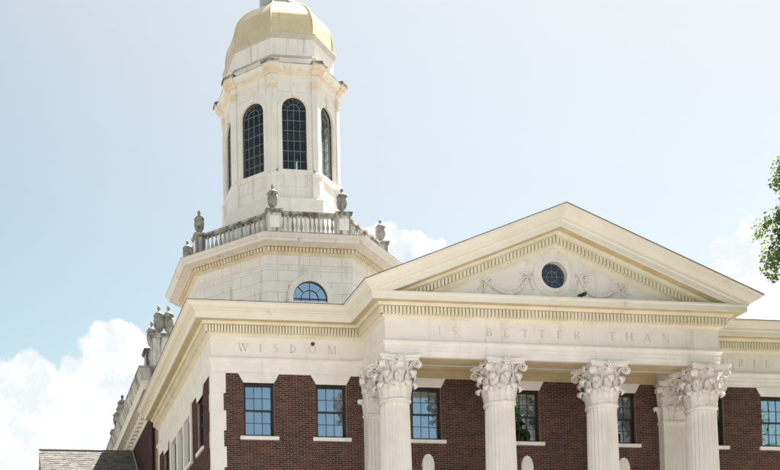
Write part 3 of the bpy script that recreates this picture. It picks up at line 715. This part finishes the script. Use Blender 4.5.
# lower stage
A1 = 5.745; H1 = 2.45
ls = MB().slab(octc(A1-.3, H1-.15), Zr(14.0), Zr(25.4)).obj('lower_core', 'joint', tower)
rows1 = [Zr(z) for z in (19.8, 20.75, 21.65, 22.50, 23.12, 23.75, 24.36, 24.68, 25.22)]
for k in range(8):
    T = face(A1, k); W_ = H1 if k % 2 == 0 else math.hypot(A1-H1, A1-H1)/2
    if k % 2:      # true distance of the diagonal faces
        dg = (A1+H1)/math.sqrt(2); T = face(dg, k)
    lun = k in (0, 2, 6); zc = Zr(22.82); R1 = 1.36
    xh = (lambda zv: (math.sqrt(max(0, R1*R1-(zv-zc)**2)) if zv > zc else (R1 if zv > Zr(22.5) else 0)) if zv < zc+R1 else 0) if lun else (lambda zv: 0)
    vis = k in (0, 1, 7, 6)
    rr = rows1 if vis else [rows1[0], rows1[-1]]
    ua = [0, 1.23, W_]; ubb = [0, .62, 1.85, W_] if W_ > 1.9 else [0, .62, W_]
    outer = [(-W_, Zr(14)), (W_, Zr(14)), (W_, Zr(25.3)), (-W_, Zr(25.3))]
    hole = [p for p in arch_pts(.98, Zr(22.6), zc)] if lun else None
    MB(T).plate(outer, [hole] if lun else [], .045, .3).obj('wall_backing', 'joint', tower, recalc=False)
    ashlar(tower, T, W_, rr, [ua, ubb], xh)
    MB(T).box(-W_+.0, W_-.0, -.025, .04, Zr(24.52), Zr(24.60)).obj('string_course', 'terra', tower)
    if lun:
        L = part_empty('lunette_window', tower, T @ Vector((0, 0, Zr(22.6))))
        m = MB(T); band(m, .985, R1-.01, Zr(22.5), zc, -.03, .2); m.obj('archivolt', 'terra', L)
        m = MB(T); m.prism([(-.10, zc+.99), (.10, zc+.99), (.15, zc+1.72), (-.15, zc+1.72)], -.06, .05); m.obj('keystone', 'terra', L)
        m = MB(T).prism(arch_pts(.985, Zr(22.6), zc), .14, .15); m.obj('glass', 'lunette_glass', L)
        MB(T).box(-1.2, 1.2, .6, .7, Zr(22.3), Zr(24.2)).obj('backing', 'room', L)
        m = MB(T); m.box(-1.35, 1.35, -.08, .2, Zr(22.45), Zr(22.6)); m.obj('sill', 'terra', L)
        m = MB(T); m.box(-.98, .98, .09, .14, zc-.02, zc+.02); m.box(-.98, .98, .09, .14, Zr(22.6), Zr(22.64))
        band(m, .95, .985, Zr(22.6), zc, .08, .14); band(m, .48, .51, zc, zc, .1, .135)
        for i in (1, 2, 3): aa = math.pi*i/4; m.tube([((.5 if i != 2 else 0)*math.cos(aa), .118, zc+(.5 if i != 2 else 0)*math.sin(aa)), (.96*math.cos(aa), .118, zc+.96*math.sin(aa))], .018, 4)
        for x in (-.5, 0, .5): m.box(x-.012, x+.012, .1, .135, Zr(22.62), zc)
        m.obj('muntins', 'frame', L)
o1 = octc(A1, H1)
LC = MB().sweep([(o, Zr(z)) for o, z in [(-.3, 25.2), (.02, 25.2), (.05, 25.24), (.10, 25.27), (.14, 25.30), (.14, 25.60), (.30, 25.60), (.34, 25.66), (.38, 25.68)]]+[(-.3, Zr(25.68))], o1, True).obj('bed_moulding', 'tcream', tower)
m = MB()
for i in range(8):
    a, c = Vector(o1[i]), Vector(o1[(i+1) % 8]); t = (c-a).normalized(); nrm_ = Vector((t.y, -t.x)); Lh = (c-a).length; n = int(Lh/.2); 
    T = Matrix(((t.x, -nrm_.x, 0, a.x), (t.y, -nrm_.y, 0, a.y), (0, 0, 1, 0), (0, 0, 0, 1)))
    for q in range(n+1): x = (Lh-n*.2)/2+q*.2; m.box(x-.06, x+.06, -.27, -.13, Zr(25.34), Zr(25.57), T)
dn = m.obj('dentil_row', 'tcream', LC); dn['kind'] = 'stuff'
MB().sweep([(o, Zr(z)) for o, z in [(-.3, 25.66), (.36, 25.66), (.80, 25.70), (.82, 25.67), (.86, 25.67), (.86, 25.80), (.90, 25.82), (.94, 25.84), (1.0, 25.89), (1.05, 25.95), (1.075, 25.96), (1.075, 26.03), (-.3, 26.13)]], o1, True).obj('cornice', 'terra', tower)
MB().sweep([(o, Zr(z)) for o, z in [(-.3, 26.10), (1.0, 26.045), (1.085, 26.032), (1.085, 26.05), (-.3, 26.16)]], o1, True).obj('cornice_top', 'ttop', tower)
MB().slab(octc(5.9, 2.4), Zr(25.7), Zr(26.14)).obj('terrace', 'ttop', tower)
# balustrade with pedestals
AB, HB = 5.528, 2.0
pc = octc(AB, HB)
bal = MB().lathe([(.08, 0), (.08, .06), (.045, .09), (.05, .14), (.09, .26), (.092, .34), (.066, .50), (.042, .66), (.038, .74), (.06, .78), (.042, .82), (.08, .86), (.08, .92)], 10).mesh('baluster', 'dirty', smooth=True, angle=50)  # grime streaks, deepened to stand in for the shade between balusters
for i in range(8):
    a, c = Vector(pc[i]), Vector(pc[(i+1) % 8]); t = (c-a).normalized(); L = (c-a).length
    an = math.atan2(t.y, t.x); mid = (a+c)/2; T = Matrix.Translation((mid.x, mid.y, 0)) @ Matrix.Rotation(an, 4, 'Z')
    bl = part_empty('balustrade', tower, (mid.x, mid.y, Zr(26.1)))
    MB(T).box(-L/2, L/2, -.17, .17, Zr(26.05), Zr(26.62)).obj('plinth', 'dirty', bl)
    m = MB(T); m.box(-L/2, L/2, -.13, .13, Zr(27.54), Zr(27.62)); m.box(-L/2, L/2, -.19, .19, Zr(27.62), Zr(27.76)); m.obj('handrail', 'ttop', bl)
    n = 12 if i % 2 == 0 else 14; free = L-.95
    for q in range(n):
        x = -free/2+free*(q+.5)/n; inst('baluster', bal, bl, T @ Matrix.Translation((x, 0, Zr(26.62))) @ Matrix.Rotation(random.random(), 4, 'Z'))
for i in range(8):
    p = Vector(pc[i]); rad = (p-Vector((TX, TYC))); a1_ = 0 if i in (0, 1, 4, 5) else math.pi/2
    T = Matrix.Translation((p.x, p.y, 0)) @ Matrix.Rotation(a1_, 4, 'Z'); pd = part_empty('pedestal', tower, (p.x, p.y, Zr(26.1)))
    MB(T).box(-.40, .40, -.30, .30, Zr(26.05), Zr(27.6)).obj('die', 'dirty', pd)
    m = MB(T); m.box(-.46, .46, -.36, .36, Zr(27.6), Zr(27.70)); m.box(-.49, .49, -.39, .39, Zr(27.70), Zr(27.80)); m.obj('cap', 'ttop', pd)
    for ya, yb in ((-.315, -.29), (.29, .315)): MB(T).box(-.28, .28, ya, yb, Zr(26.75), Zr(27.42)).obj('panel', 'terra', pd)
# belfry
AF = 3.24; HF = AF*math.tan(math.pi/8)
MB().slab(octc(3.66), Zr(26.0), Zr(29.42)).obj('belfry_plinth', 'terra', tower)
MB().sweep([(o, Zr(z)) for o, z in [(-.6, 29.42), (.40, 29.42), (.43, 29.46), (.43, 29.54), (.30, 29.60), (.14, 29.78), (-.6, 29.78)]], octc(AF), True).obj('plinth_moulding', 'terra', tower)
rowsb = [Zr(z) for z in (31.3, 32.15, 33.0, 33.85, 34.7, 35.4, 36.12, 36.75)]
WB, WS, HW = Zr(31.42), Zr(35.10), .74
for k in range(8):
    T = face(AF, k); vis = k in (0, 1, 7, 6, 2)
    MB(T).plate([(-HF, Zr(29.7)), (HF, Zr(29.7)), (HF, Zr(37.4)), (-HF, Zr(37.4))], [arch_pts(HW, WB, WS)], .05, .34).obj('belfry_wall', 'joint', tower, recalc=False)
    R1 = 1.02
    xh = lambda zv: (R1 if zv < WS else math.sqrt(max(0, R1*R1-(zv-WS)**2))) if WB-.15 < zv < WS+R1 else 0
    if vis: ashlar(tower, T, HF, rowsb, [[0, HF]], xh)
    else: MB(T).plate([(-HF, rowsb[0]), (HF, rowsb[0]), (HF, rowsb[-1]), (-HF, rowsb[-1])], [arch_pts(R1, WB-.1, WS)], 0, .06).obj('stone_block', 'terra', tower, recalc=False)
    ashlar(tower, T, HF, [Zr(29.7), Zr(30.45), Zr(31.22)], [[0, HF], [0, .7, HF]] if vis else [[0, HF]], lambda zv: 0)
    Wn = part_empty('belfry_window', tower, T @ Vector((0, 0, WB)))
    m = MB(T); band(m, HW+.10, R1, WB-.1, WS, -.02, .1); m.obj('surround', 'terra', Wn)
    m = MB(T); band(m, HW-.005, HW+.11, WB-.1, WS, .02, .3); m.obj('reveal', 'terra', Wn)
    MB(T).prism([(-.10, WS+HW+.02), (.10, WS+HW+.02), (.16, Zr(36.45)), (-.16, Zr(36.45))], -.07, .05).obj('keystone', 'terra', Wn)
    MB(T).box(-HF+.2, HF-.2, -.10, .3, WB-.2, WB).obj('sill', 'terra', Wn)
    m = MB(T); d = .16
    for i in range(1, 4):
        x = -HW+2*HW*i/4; m.box(x-.009, x+.009, d, d+.03, WB, WS+.02)
    z = WB+.62
    while z < WS+.1: m.box(-HW, HW, d+.002, d+.028, z-.009, z+.009); z += (WS-WB-.62)/5*.9999
    band(m, .36, .377, WS, WS, d, d+.03)
    for i in range(1, 6):
        aa = math.pi*i/6; r0 = .37 if i != 3 else 0
        m.tube([(r0*math.cos(aa), d+.015, WS+r0*math.sin(aa)), (HW*math.cos(aa), d+.015, WS+HW*math.sin(aa))], .009, 4)
    m.obj('muntins', 'lead', Wn)
    m = MB(T); band(m, HW-.05, HW-.004, WB, WS, d-.02, d+.05); m.box(-HW+.05, HW-.05, d-.02, d+.05, WB, WB+.06); m.obj('frame', 'frame', Wn)
    MB(T).prism(arch_pts(HW-.05, WB, WS), d+.012, d+.018).obj('glass', 'belfry_glass', Wn)
# corner pilasters and entablature
of = octc(AF)
def corner_path(i, s):
    c = Vector(of[i]); a, d = Vector(of[i-1]), Vector(of[(i+1) % 8]); p = c+(a-c).normalized()*s; q = c+(d-c).normalized()*s
    return [tuple(p), tuple(c), tuple(q)]
zr = lambda L: [(o, Zr(z)) for o, z in L]
ENT = [(-.2, 36.72), (.03, 36.72), (.03, 36.80), (.05, 36.82), (.05, 37.10), (.10, 37.14), (.15, 37.20), (.17, 37.24), (.34, 37.27), (.34, 37.38), (.38, 37.42), (.44, 37.50), (.46, 37.52), (.46, 37.57), (-.2, 37.66)]
MB().sweep(zr(ENT[:5]+[(-.2, 37.10)]), of, True).obj('belfry_frieze', 'terra', tower)
MB().sweep(zr([(-.2, 37.09)]+ENT[4:8]+[(-.2, 37.245)]), of, True).obj('belfry_bed_moulding', 'tcream', tower)
MB().sweep(zr([(-.2, 37.246), (.17, 37.246)]+ENT[8:]), of, True).obj('belfry_cornice', 'terra', tower)
MB().sweep(zr([(-.2, 37.62), (.40, 37.578), (.468, 37.572), (.468, 37.595), (-.2, 37.68)]), of, True).obj('belfry_cornice_top', 'ttop', tower)
for i in range(8):
    pl = part_empty('corner_pilaster', tower, (*of[i], Zr(29.7)))
    MB().sweep(zr([(-.05, 31.28), (.10, 31.28), (.10, 36.30), (-.05, 36.30)]), corner_path(i, .27)).obj('shaft', 'terra', pl)
    MB().sweep(zr([(-.05, 36.30), (.13, 36.30), (.15, 36.36), (.12, 36.40), (.11, 36.56), (.16, 36.62), (.18, 36.70), (.18, 36.73), (-.05, 36.73)]), corner_path(i, .30)).obj('capital', 'tcream', pl)
    MB().sweep(zr([(-.05, 36.73), (.14, 36.73), (.14, 37.12), (-.05, 37.12)]), corner_path(i, .27)).obj('frieze_block', 'terra', pl)
    MB().sweep(zr([(o+.10, z) for o, z in ENT[5:13]]+[(.56, 37.60), (-.1, 37.66), (-.1, 37.12)]), corner_path(i, .33)).obj('cornice_block', 'tcream', pl)
    MB().sweep(zr([(-.1, 37.60), (.52, 37.60), (.62, 37.60), (.62, 37.74), (.45, 37.80), (-.1, 37.86)]), corner_path(i, .36)).obj('cap_stone', 'ttop', pl)
    MB().sweep(zr([(-.05, 29.75), (.16, 29.75), (.16, 31.02), (.20, 31.06), (.22, 31.14), (.20, 31.2), (.13, 31.28), (-.05, 31.28)]), corner_path(i, .34)).obj('pedestal', 'terra', pl)
MB().sweep(zr([(-.2, 31.14), (.06, 31.14), (.09, 31.18), (.09, 31.26), (-.2, 31.30)]), of, True).obj('sill_course', 'terra', tower)
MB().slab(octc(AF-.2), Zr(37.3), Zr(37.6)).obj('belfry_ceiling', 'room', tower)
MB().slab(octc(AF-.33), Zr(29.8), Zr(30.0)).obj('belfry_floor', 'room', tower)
# bells and their frame inside the lantern room
bf = part_empty('bell_frame', tower, (TX, TYC, Zr(30)))
m = MB()
for y in (-.9, .9): m.box(TX-2.6, TX+2.6, TYC+y-.12, TYC+y+.12, Zr(34.6), Zr(34.9))
for x in (-2, 2):
    for y in (-.9, .9): m.box(TX+x-.1, TX+x+.1, TYC+y-.1, TYC+y+.1, Zr(30), Zr(34.6))
m.box(TX-.15, TX+.15, TYC-2.7, TYC+2.7, Zr(34.9), Zr(35.15))
m.obj('timbers', 'room', bf)
for x, r in ((-1.0, .8), (2.1, .45)):
    MB().lathe([(r, 0), (r*.97, .12), (r*.74, .5), (r*.6, 1.1*r), (r*.52, 1.5*r), (r*.3, 1.65*r), (.05, 1.7*r)], 20, Matrix.Translation((TX+x, TYC+.2, Zr(34.5)-1.72*r))).obj('bell', 'bell', bf, smooth=True)
m = MB()
for k in range(8):
    if k in (3, 4, 5):
        T = face(AF-.5, k)
        for q in range(9):
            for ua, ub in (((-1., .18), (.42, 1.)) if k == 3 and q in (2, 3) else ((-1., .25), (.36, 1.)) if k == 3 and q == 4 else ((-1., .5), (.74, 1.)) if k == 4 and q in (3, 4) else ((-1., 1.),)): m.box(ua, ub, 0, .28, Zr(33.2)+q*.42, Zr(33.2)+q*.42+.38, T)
m.obj('sky_blocking_slats', 'room', bf)  # dark slats added inside the back windows to block sky, leaving slivers
# attic and dome
at_ = octc(3.12)
MB().slab(octc(3.12), Zr(37.5), Zr(38.30)).obj('attic_base', 'terra', tower)
MB().sweep(zr([(-.3, 38.28), (.06, 38.28), (.07, 38.34), (.0, 38.42), (-.3, 38.42)]), octc(3.12), True).obj('attic_ledge', 'drab', tower)
for k in range(8):
    T = face(3.08, k); h = 3.08*math.tan(math.pi/8)
    MB(T).box(-h+.02, h-.02, .03, .3, Zr(38.4), Zr(39.50)).obj('attic_wall', 'joint', tower)
    for a, c in ((-h, -.36), (-.352, .352), (.36, h)): MB(T).prism([(a, Zr(38.42)), (c, Zr(38.42)), (c, Zr(39.47)), (a, Zr(39.47))], 0, .06).obj('stone_block', 'terra', tower)
MB().sweep(zr([(-.4, 39.46), (.03, 39.46), (.05, 39.50), (.10, 39.56), (.17, 39.62), (.19, 39.64), (.19, 39.72), (.02, 39.77), (-.4, 39.77)]), octc(3.08), True).obj('dome_cornice', 'drab', tower)
DP = [(3.04, 39.74), (3.05, 40.05), (3.04, 40.4), (3.01, 40.75), (2.94, 41.07), (2.83, 41.37), (2.66, 41.67), (2.42, 41.97), (2.12, 42.27), (1.82, 42.53), (1.45, 42.77), (1.10, 42.95)]
dome = part_empty('dome', tower, (TX, TYC, Zr(39.8)))
for k in range(8):
    t = k*math.pi/4; n = Vector((math.sin(t), -math.cos(t), 0)); u = Vector((math.cos(t), math.sin(t), 0)); tn = math.tan(math.pi/8)
    bands_ = [(0, 3), (3, 5), (5, 7), (7, 11)]
    for bi, (i0, i1) in enumerate(bands_):
        vs = []; 
        for a, z in DP[i0:i1+1]:
            a2 = a+(.012 if (bi % 2) else 0)
            for s in (-1, 1): vs.append((TX+n.x*a2+u.x*s*a2*tn, TYC+n.y*a2+u.y*s*a2*tn, Zr(z)))
        N = i1-i0+1; fs = [(2*q, 2*q+1, 2*q+3, 2*q+2) for q in range(N-1)]
        m = MB().add(vs, fs)
        # thickness
        me = m.mesh('dome_panel', 'dome', recalc=False); bm = bmesh.new(); bm.from_mesh(me); bmesh.ops.solidify(bm, geom=bm.faces[:], thickness=-.06 if False else .06); bmesh.ops.recalc_face_normals(bm, faces=bm.faces); bm.to_mesh(me); bm.free()
        me.polygons.foreach_set('use_smooth', [True]*len(me.polygons)); me.set_sharp_from_angle(angle=math.radians(35))
        o = bpy.data.objects.new('dome_panel', me); link(o, dome)
    c = math.pi/8
    rib = []
    for a, z in DP:
        R = (a+.015)/math.cos(math.pi/8); an = t+math.pi/8; rib.append((TX+R*math.sin(an), TYC-R*math.cos(an), Zr(z)))
    MB().tube(rib, .045, 6).obj('dome_rib', 'dome', dome, smooth=True)
lan = part_empty('lantern', tower, (TX, TYC, Zr(42.9)))
MB().sweep(zr([(-.5, 42.7), (.0, 42.7), (.10, 42.80), (.16, 42.86), (.16, 43.0), (.02, 43.06), (-.5, 43.06)]), octc(1.12), True).obj('lantern_curb', 'ttop', lan)
MB().slab(octc(1.02), Zr(42.7), Zr(45.4)).obj('lantern_drum', 'lantern', lan)
MB().sweep(zr([(-.5, 45.3), (.1, 45.3), (.22, 45.5), (.22, 45.62), (-.5, 45.7)]), octc(1.02), True).obj('lantern_cornice', 'tcream', lan)
MB().lathe([(1.1, Zr(45.6)), (1.05, Zr(46.2)), (.8, Zr(46.9)), (.4, Zr(47.4)), (.12, Zr(47.8)), (.06, Zr(49.5)), (.01, Zr(50.5))], 16, loc=(TX, TYC)).obj('lantern_cap', 'dome', lan, smooth=True)
# ------------------------------------------------------------------ rear block with parapet
RX = -.12; RXE = XE+.12; RY1 = 50.
rear = thing('rear_block', 'tall brown brick rear block with bracketed cream cornice and urn-topped parapet', 'building', (RX, YB, 0))
rp = [(RX, RY1), (RX, YB), (RXE, YB), (RXE, RY1)]
RT = frame((RX, 0, 0), (1, 0, 0))
ZRW = Zr(12.9)
rwall = MB().box(RX+.002, RXE, YB, RY1, 0, Zr(13.6)).obj('wall', 'mortar', rear)
brick_field('brick_facing', rwall, RT, -24, -YB, Zr(8.8), ZRW, lambda z: [])
MB(RT).box(-RY1, -YB, -.012, 0, 0, Zr(8.8)).obj('lower_brickwork', 'brick', rwall)
MB(RT).box(-RY1, -24.004, -.012, 0, Zr(8.8), ZRW).obj('far_brickwork', 'brick', rwall)
MB(RT).box(-YB-.75, -YB-.35, -.10, .05, 0, ZRW-.0).obj('brick_pier', 'brick', rear)
rc = MB().sweep(zr([(-.3, 12.88), (.03, 12.88), (.06, 12.94), (.09, 13.0), (.06, 13.03), (.06, 13.36), (.16, 13.40), (.20, 13.46), (.52, 13.47), (.53, 13.44), (.58, 13.44), (.58, 13.70), (.62, 13.74), (.62, 13.82), (-.3, 13.9)]), rp).obj('cornice', 'cream', rear)
MB().sweep(zr([(.1, 13.82), (.63, 13.82), (.66, 13.90), (.70, 14.05), (.74, 14.18), (.76, 14.20), (.76, 14.30), (.1, 14.32)]), rp).obj('gutter_moulding', 'dirty', rear)
MB().sweep(zr([(.0, 14.32), (.77, 14.302), (.78, 14.31), (.78, 14.40), (.0, 14.46)]), rp).obj('capping', 'ttop', rear)
md = MB().box(-.14, .14, -.24, .0, -.15, .15).mesh('modillion', 'white')
y = YB+.4
while y < 40:
    inst('modillion', md, rear, Matrix.Translation((RX-.06, y, Zr(13.20))) @ Matrix.Rotation(-math.pi/2, 4, 'Z')); y += .72
MB().box(RX+.3, RXE-.3, YB+.3, RY1-.3, Zr(13.5), Zr(14.5)).obj('flat_roof', 'roof', rear)
def pedblock(x0, x1, y0, y1, z0, z1):
    pb = part_empty('parapet_pedestal', rear, ((x0+x1)/2, (y0+y1)/2, z0))
    MB().box(x0, x1, y0, y1, z0, z1-.16).obj('die', 'dirty', pb)
    m = MB().box(x0-.07, x1+.07, y0-.07, y1+.07, z1-.16, z1-.08); m.box(x0-.11, x1+.11, y0-.11, y1+.11, z1-.08, z1); m.obj('cap', 'ttop', pb)
    return pb
pedblock(-.02, 1.02, 12.62, 13.4, Zr(14.4), Zr(16.45)); pedblock(-.05, .62, 14.6, 15.3, Zr(14.4), Zr(16.45))
pedblock(-.12, .55, 26.2, 26.9, Zr(14.4), Zr(16.45)); pedblock(-.12, .55, 28.7, 29.4, Zr(14.4), Zr(16.45))
for a, c in ((13.4, 14.6), (15.3, 26.2), (26.9, 28.7), (29.4, 44)):
    MB().box(.05, .4, a, c, Zr(14.4), Zr(16.25)).obj('parapet_wall', 'ttop', rear)
# ------------------------------------------------------------------ urns, each a thing of its own
UB = MB().lathe([(.20, .0), (.20, .07), (.12, .10), (.085, .17), (.10, .23)], 14).mesh('foot', 'urn', smooth=True, angle=50)
UV = MB().lathe([(.10, .23), (.17, .27), (.24, .38), (.285, .56), (.295, .74), (.275, .86), (.25, .90), (.275, .93), (.30, .95), (.30, 1.0), (.2, 1.02)], 16).mesh('vase', 'urn', smooth=True, angle=60)
UL = MB().lathe([(.27, 1.0), (.25, 1.06), (.17, 1.14), (.09, 1.18), (.065, 1.22)], 14).mesh('lid', 'urn', smooth=True, angle=60)
UF = MB().lathe([(.065, 1.21), (.05, 1.25), (.09, 1.31), (.10, 1.36), (.07, 1.43), (.02, 1.5)], 10).mesh('finial', 'urn', smooth=True)
def urn(x, y, z, s, label, rot=0., sq=1.):
    t = thing('stone_urn', label, 'urn', (x, y, z), 'stone urns along the rooflines'); T = Matrix.Translation((x, y, z)) @ Matrix.Rotation(rot, 4, 'Z') @ Matrix.Diagonal((s*sq, s*sq, s, 1))
    for n, me in (('foot', UB), ('vase', UV), ('lid', UL), ('finial', UF)): inst(n, me, t, T)
zt = Zr(27.80)
urn(*pc[0], zt, 1.02, 'weathered stone urn on the tower balustrade, left end of the front rail')
urn(*pc[1], zt, 1.02, 'weathered stone urn on the tower balustrade, right end of the front rail')
urn(*pc[7], zt, 1.02, 'pale stone urn on the tower balustrade, left of the belfry against open sky')
urn(*pc[6], zt, 1.02, 'small-looking stone urn at the far left corner of the tower balustrade, half hidden')
urn(*pc[2], zt, 1.02, 'stone urn on the tower balustrade corner right of the belfry, before a white cloud')
zu = Zr(16.45)
urn(.75, 13.0, zu, .96, 'grey stone urn on the rear parapet, nearest the cream gutter of the hall', .3, .88)
urn(.32, 13.0, zu, .95, 'dark stone urn on the rear parapet, middle of the cluster of three', .3, .88)
urn(.28, 14.95, zu, .95, 'dark stone urn on the rear parapet, leftmost of the cluster of three', .2, .9)
urn(.2, 26.5, zu, .95, 'distant stone urn far down the rear parapet, the higher of the far pair')
urn(.2, 29.0, zu, .95, 'distant stone urn far down the rear parapet, the lower of the far pair')
# ------------------------------------------------------------------ shingled annex at lower left
ann = thing('shingled_annex', 'low brick annex with sunlit grey shingle gable roof at lower left', 'building', (-2.5, 19.3, 0))
RYc, RZ, SL = 19.3, Zr(12.83), .72; AX0, AX1 = -4.75, RX
MB().box(AX0+.2, AX1-.02, RYc-3.8, RYc+3.8, 0, RZ-3.8*SL-.1).obj('wall', 'mortar', ann)
MB(frame((AX0+.18, 0, 0), (1, 0, 0))).prism([(-RYc-3.8, 0), (-RYc+3.8, 0), (-RYc+3.8, RZ-3.8*SL-.1), (-RYc, RZ-.12), (-RYc-3.8, RZ-3.8*SL-.1)], 0, .2).obj('gable_wall', 'brick', ann)
MB(frame((AX0, 0, 0), (1, 0, 0))).prism([(-RYc-4.2, RZ-4.2*SL-.26), (-RYc, RZ-.26), (-RYc+4.2, RZ-4.2*SL-.26), (-RYc+4.2, RZ-4.2*SL-.03), (-RYc, RZ-.03), (-RYc-4.2, RZ-4.2*SL-.03)], 0, .06).obj('barge_board', 'soffit', ann)
MB(frame((AX0+.06, 0, 0), (1, 0, 0))).prism([(-RYc-4.2, RZ-4.2*SL-.2), (-RYc, RZ-.2), (-RYc+4.2, RZ-4.2*SL-.2), (-RYc+4.2, RZ-4.2*SL-.03), (-RYc, RZ-.03), (-RYc-4.2, RZ-4.2*SL-.03)], 0, AX1-AX0-.08).obj('roof_deck', 'roof', ann)
ca = math.cos(math.atan(SL)); sa = math.sin(math.atan(SL))
for sgn, nm in ((-1, 'shingles'), (1, 'shingles')):
    m = MB(); vals = []; ex = .15; nrow = int(5.2/ex); rnd = random.Random(5+sgn)
    for r in range(nrow):
        s = 5.25-r*ex; x = AX0-.02-rnd.random()*.2
        while x < AX1-.03:
            wsh = rnd.uniform(.16, .34); xa, xb = max(x, AX0-.02)+.004, min(x+wsh, AX1-.03)-.004; x += wsh
            if xb-xa < .03: continue
            tl = rnd.uniform(0, .008); pts = []
            for ss, hh in ((s+rnd.uniform(-.008, .008), .03+tl), (s-ex*1.15, .006)):
                for xx in (xa, xb):
                    for th in (0, .008):
                        hgt = hh-.03+th+.012; pts.append((xx, RYc+sgn*(ss*ca+hgt*sa*1), RZ-ss*sa+hgt*ca))
            m.add(pts, [(0, 1, 3, 2), (1, 5, 7, 3), (0, 4, 5, 1), (2, 3, 7, 6), (4, 6, 7, 5)]); vals += [rnd.random()]*5
    o = m.obj(nm, 'shingle', ann, recalc=False, attr='slate', vals=vals); o['kind'] = 'stuff'
m = MB()
MB().tube([(AX0-.03, RYc, RZ+.03), (AX1-.03, RYc, RZ+.03)], .05, 6).obj('ridge_cap', 'shingle', ann)
m = MB().add([(AX1-.05, RYc-4.2, RZ-4.2*SL+.03), (AX1-.02, RYc-4.2, RZ-4.2*SL+.03), (AX1-.02, RYc-4.2, RZ-4.2*SL+.15), (AX1-.05, RYc-4.2, RZ-4.2*SL+.15), (AX1-.05, RYc, RZ+.03), (AX1-.02, RYc, RZ+.03), (AX1-.02, RYc, RZ+.15), (AX1-.05, RYc, RZ+.15)],
             [(0, 1, 2, 3), (4, 7, 6, 5), (0, 4, 5, 1), (1, 5, 6, 2), (2, 6, 7, 3), (3, 7, 4, 0)]).obj('flashing', 'lantern', ann)
# ------------------------------------------------------------------ trees
def tree(name, label, base, lobes, leaf, nleaf, seed, trunk_r, fork, dense=()):
    t = thing(name, label, 'tree', base); rnd = random.Random(seed); B = Vector(base)
    m = MB(); m.tube([B+Vector((0, 0, -.2)), B+Vector((.1, .05, fork*.5)), B+Vector((0, .1, fork))], [trunk_r*1.3, trunk_r, trunk_r*.8], 10); m.obj('trunk', 'bark', t, smooth=True)
    top = B+Vector((0, .1, fork)); m = MB()
    for c, r in lobes:
        c = Vector(c); mid = (top+c)/2+Vector((rnd.uniform(-.4, .4), rnd.uniform(-.4, .4), .3))
        m.tube([top-Vector((0, 0, .3)), mid, c], [trunk_r*.5, trunk_r*.3, trunk_r*.12], 7)
        for q in range(6):
            e_ = c+Vector((rnd.gauss(0, 1), rnd.gauss(0, 1), rnd.gauss(0, 1))).normalized()*r*.85
            m.tube([mid*.4+c*.6, (c+e_)/2+Vector((0, 0, .1)), e_], [trunk_r*.14, trunk_r*.08, .012], 5)
    m.obj('limbs', 'bark', t, smooth=True)
    verts, faces, vals = [], [], []; vol = sum(r**2 for _, r in lobes)
    for li, (c, r) in enumerate(lobes):
        c = Vector(c); n = int(nleaf*r*r/vol*(4.0 if li in dense else 1)); ncl = max(8, n//70)
        cl = []
        for q in range(ncl):
            d = Vector((rnd.gauss(0, 1), rnd.gauss(0, 1), rnd.gauss(0, 1))).normalized(); cl.append((c+d*r*(rnd.random()**.35), r*rnd.uniform(.14, .26), rnd.random()))
        for q in range(n):
            cc, cr, tone = cl[rnd.randrange(ncl)]
            d = Vector((rnd.gauss(0, 1), rnd.gauss(0, 1), rnd.gauss(0, .8))).normalized(); p = cc+d*cr*(rnd.random()**.5)
            nrm_ = (d*.6+Vector((rnd.gauss(0, .6), rnd.gauss(0, .6), .7+rnd.gauss(0, .4)))).normalized(); u = nrm_.orthogonal().normalized(); a = rnd.random()*6.28
            u = u*math.cos(a)+nrm_.cross(u)*math.sin(a); v = nrm_.cross(u); s = leaf*rnd.uniform(.65, 1.25)*(1 if li in dense else 1.7); k = len(verts)
            verts += [tuple(p-u*s*.5), tuple(p-u*s*.05+v*s*.32+nrm_*s*.08), tuple(p+u*s*.55-nrm_*s*.1), tuple(p-u*s*.05-v*s*.32+nrm_*s*.08)]
            faces += [(k, k+1, k+2), (k, k+2, k+3)]; vals += [min(1, max(0, .25+.5*tone+rnd.gauss(0, .16)))]*2
    m = MB(); m.v = verts; m.f = faces
    m.obj('crown', 'leaf', t, recalc=False, attr='leaf', vals=vals)
    return t
tree('broadleaf_tree', 'leafy green tree whose branch tip hangs in at the right edge', (21, -9, 0),
     [((14.42, -8.5, 13.65), 1.45), ((14.82, -8.6, 14.9), 1.5), ((14.45, -8.3, 13.15), .9), ((16.6, -9, 13.6), 2.2), ((18.2, -9.5, 16.2), 2.9), ((21, -9, 18.2), 3.4), ((21.5, -8, 14), 3.2), ((24.0, -9.5, 16.5), 2.8), ((19.6, -7.6, 10.6), 2.6), ((23.5, -7.5, 10.2), 2.8)], .10, 90000, 3, .4, 7.5, (0, 1, 2, 3))  # low right-hand lobes, out of view, added to darken the right wing
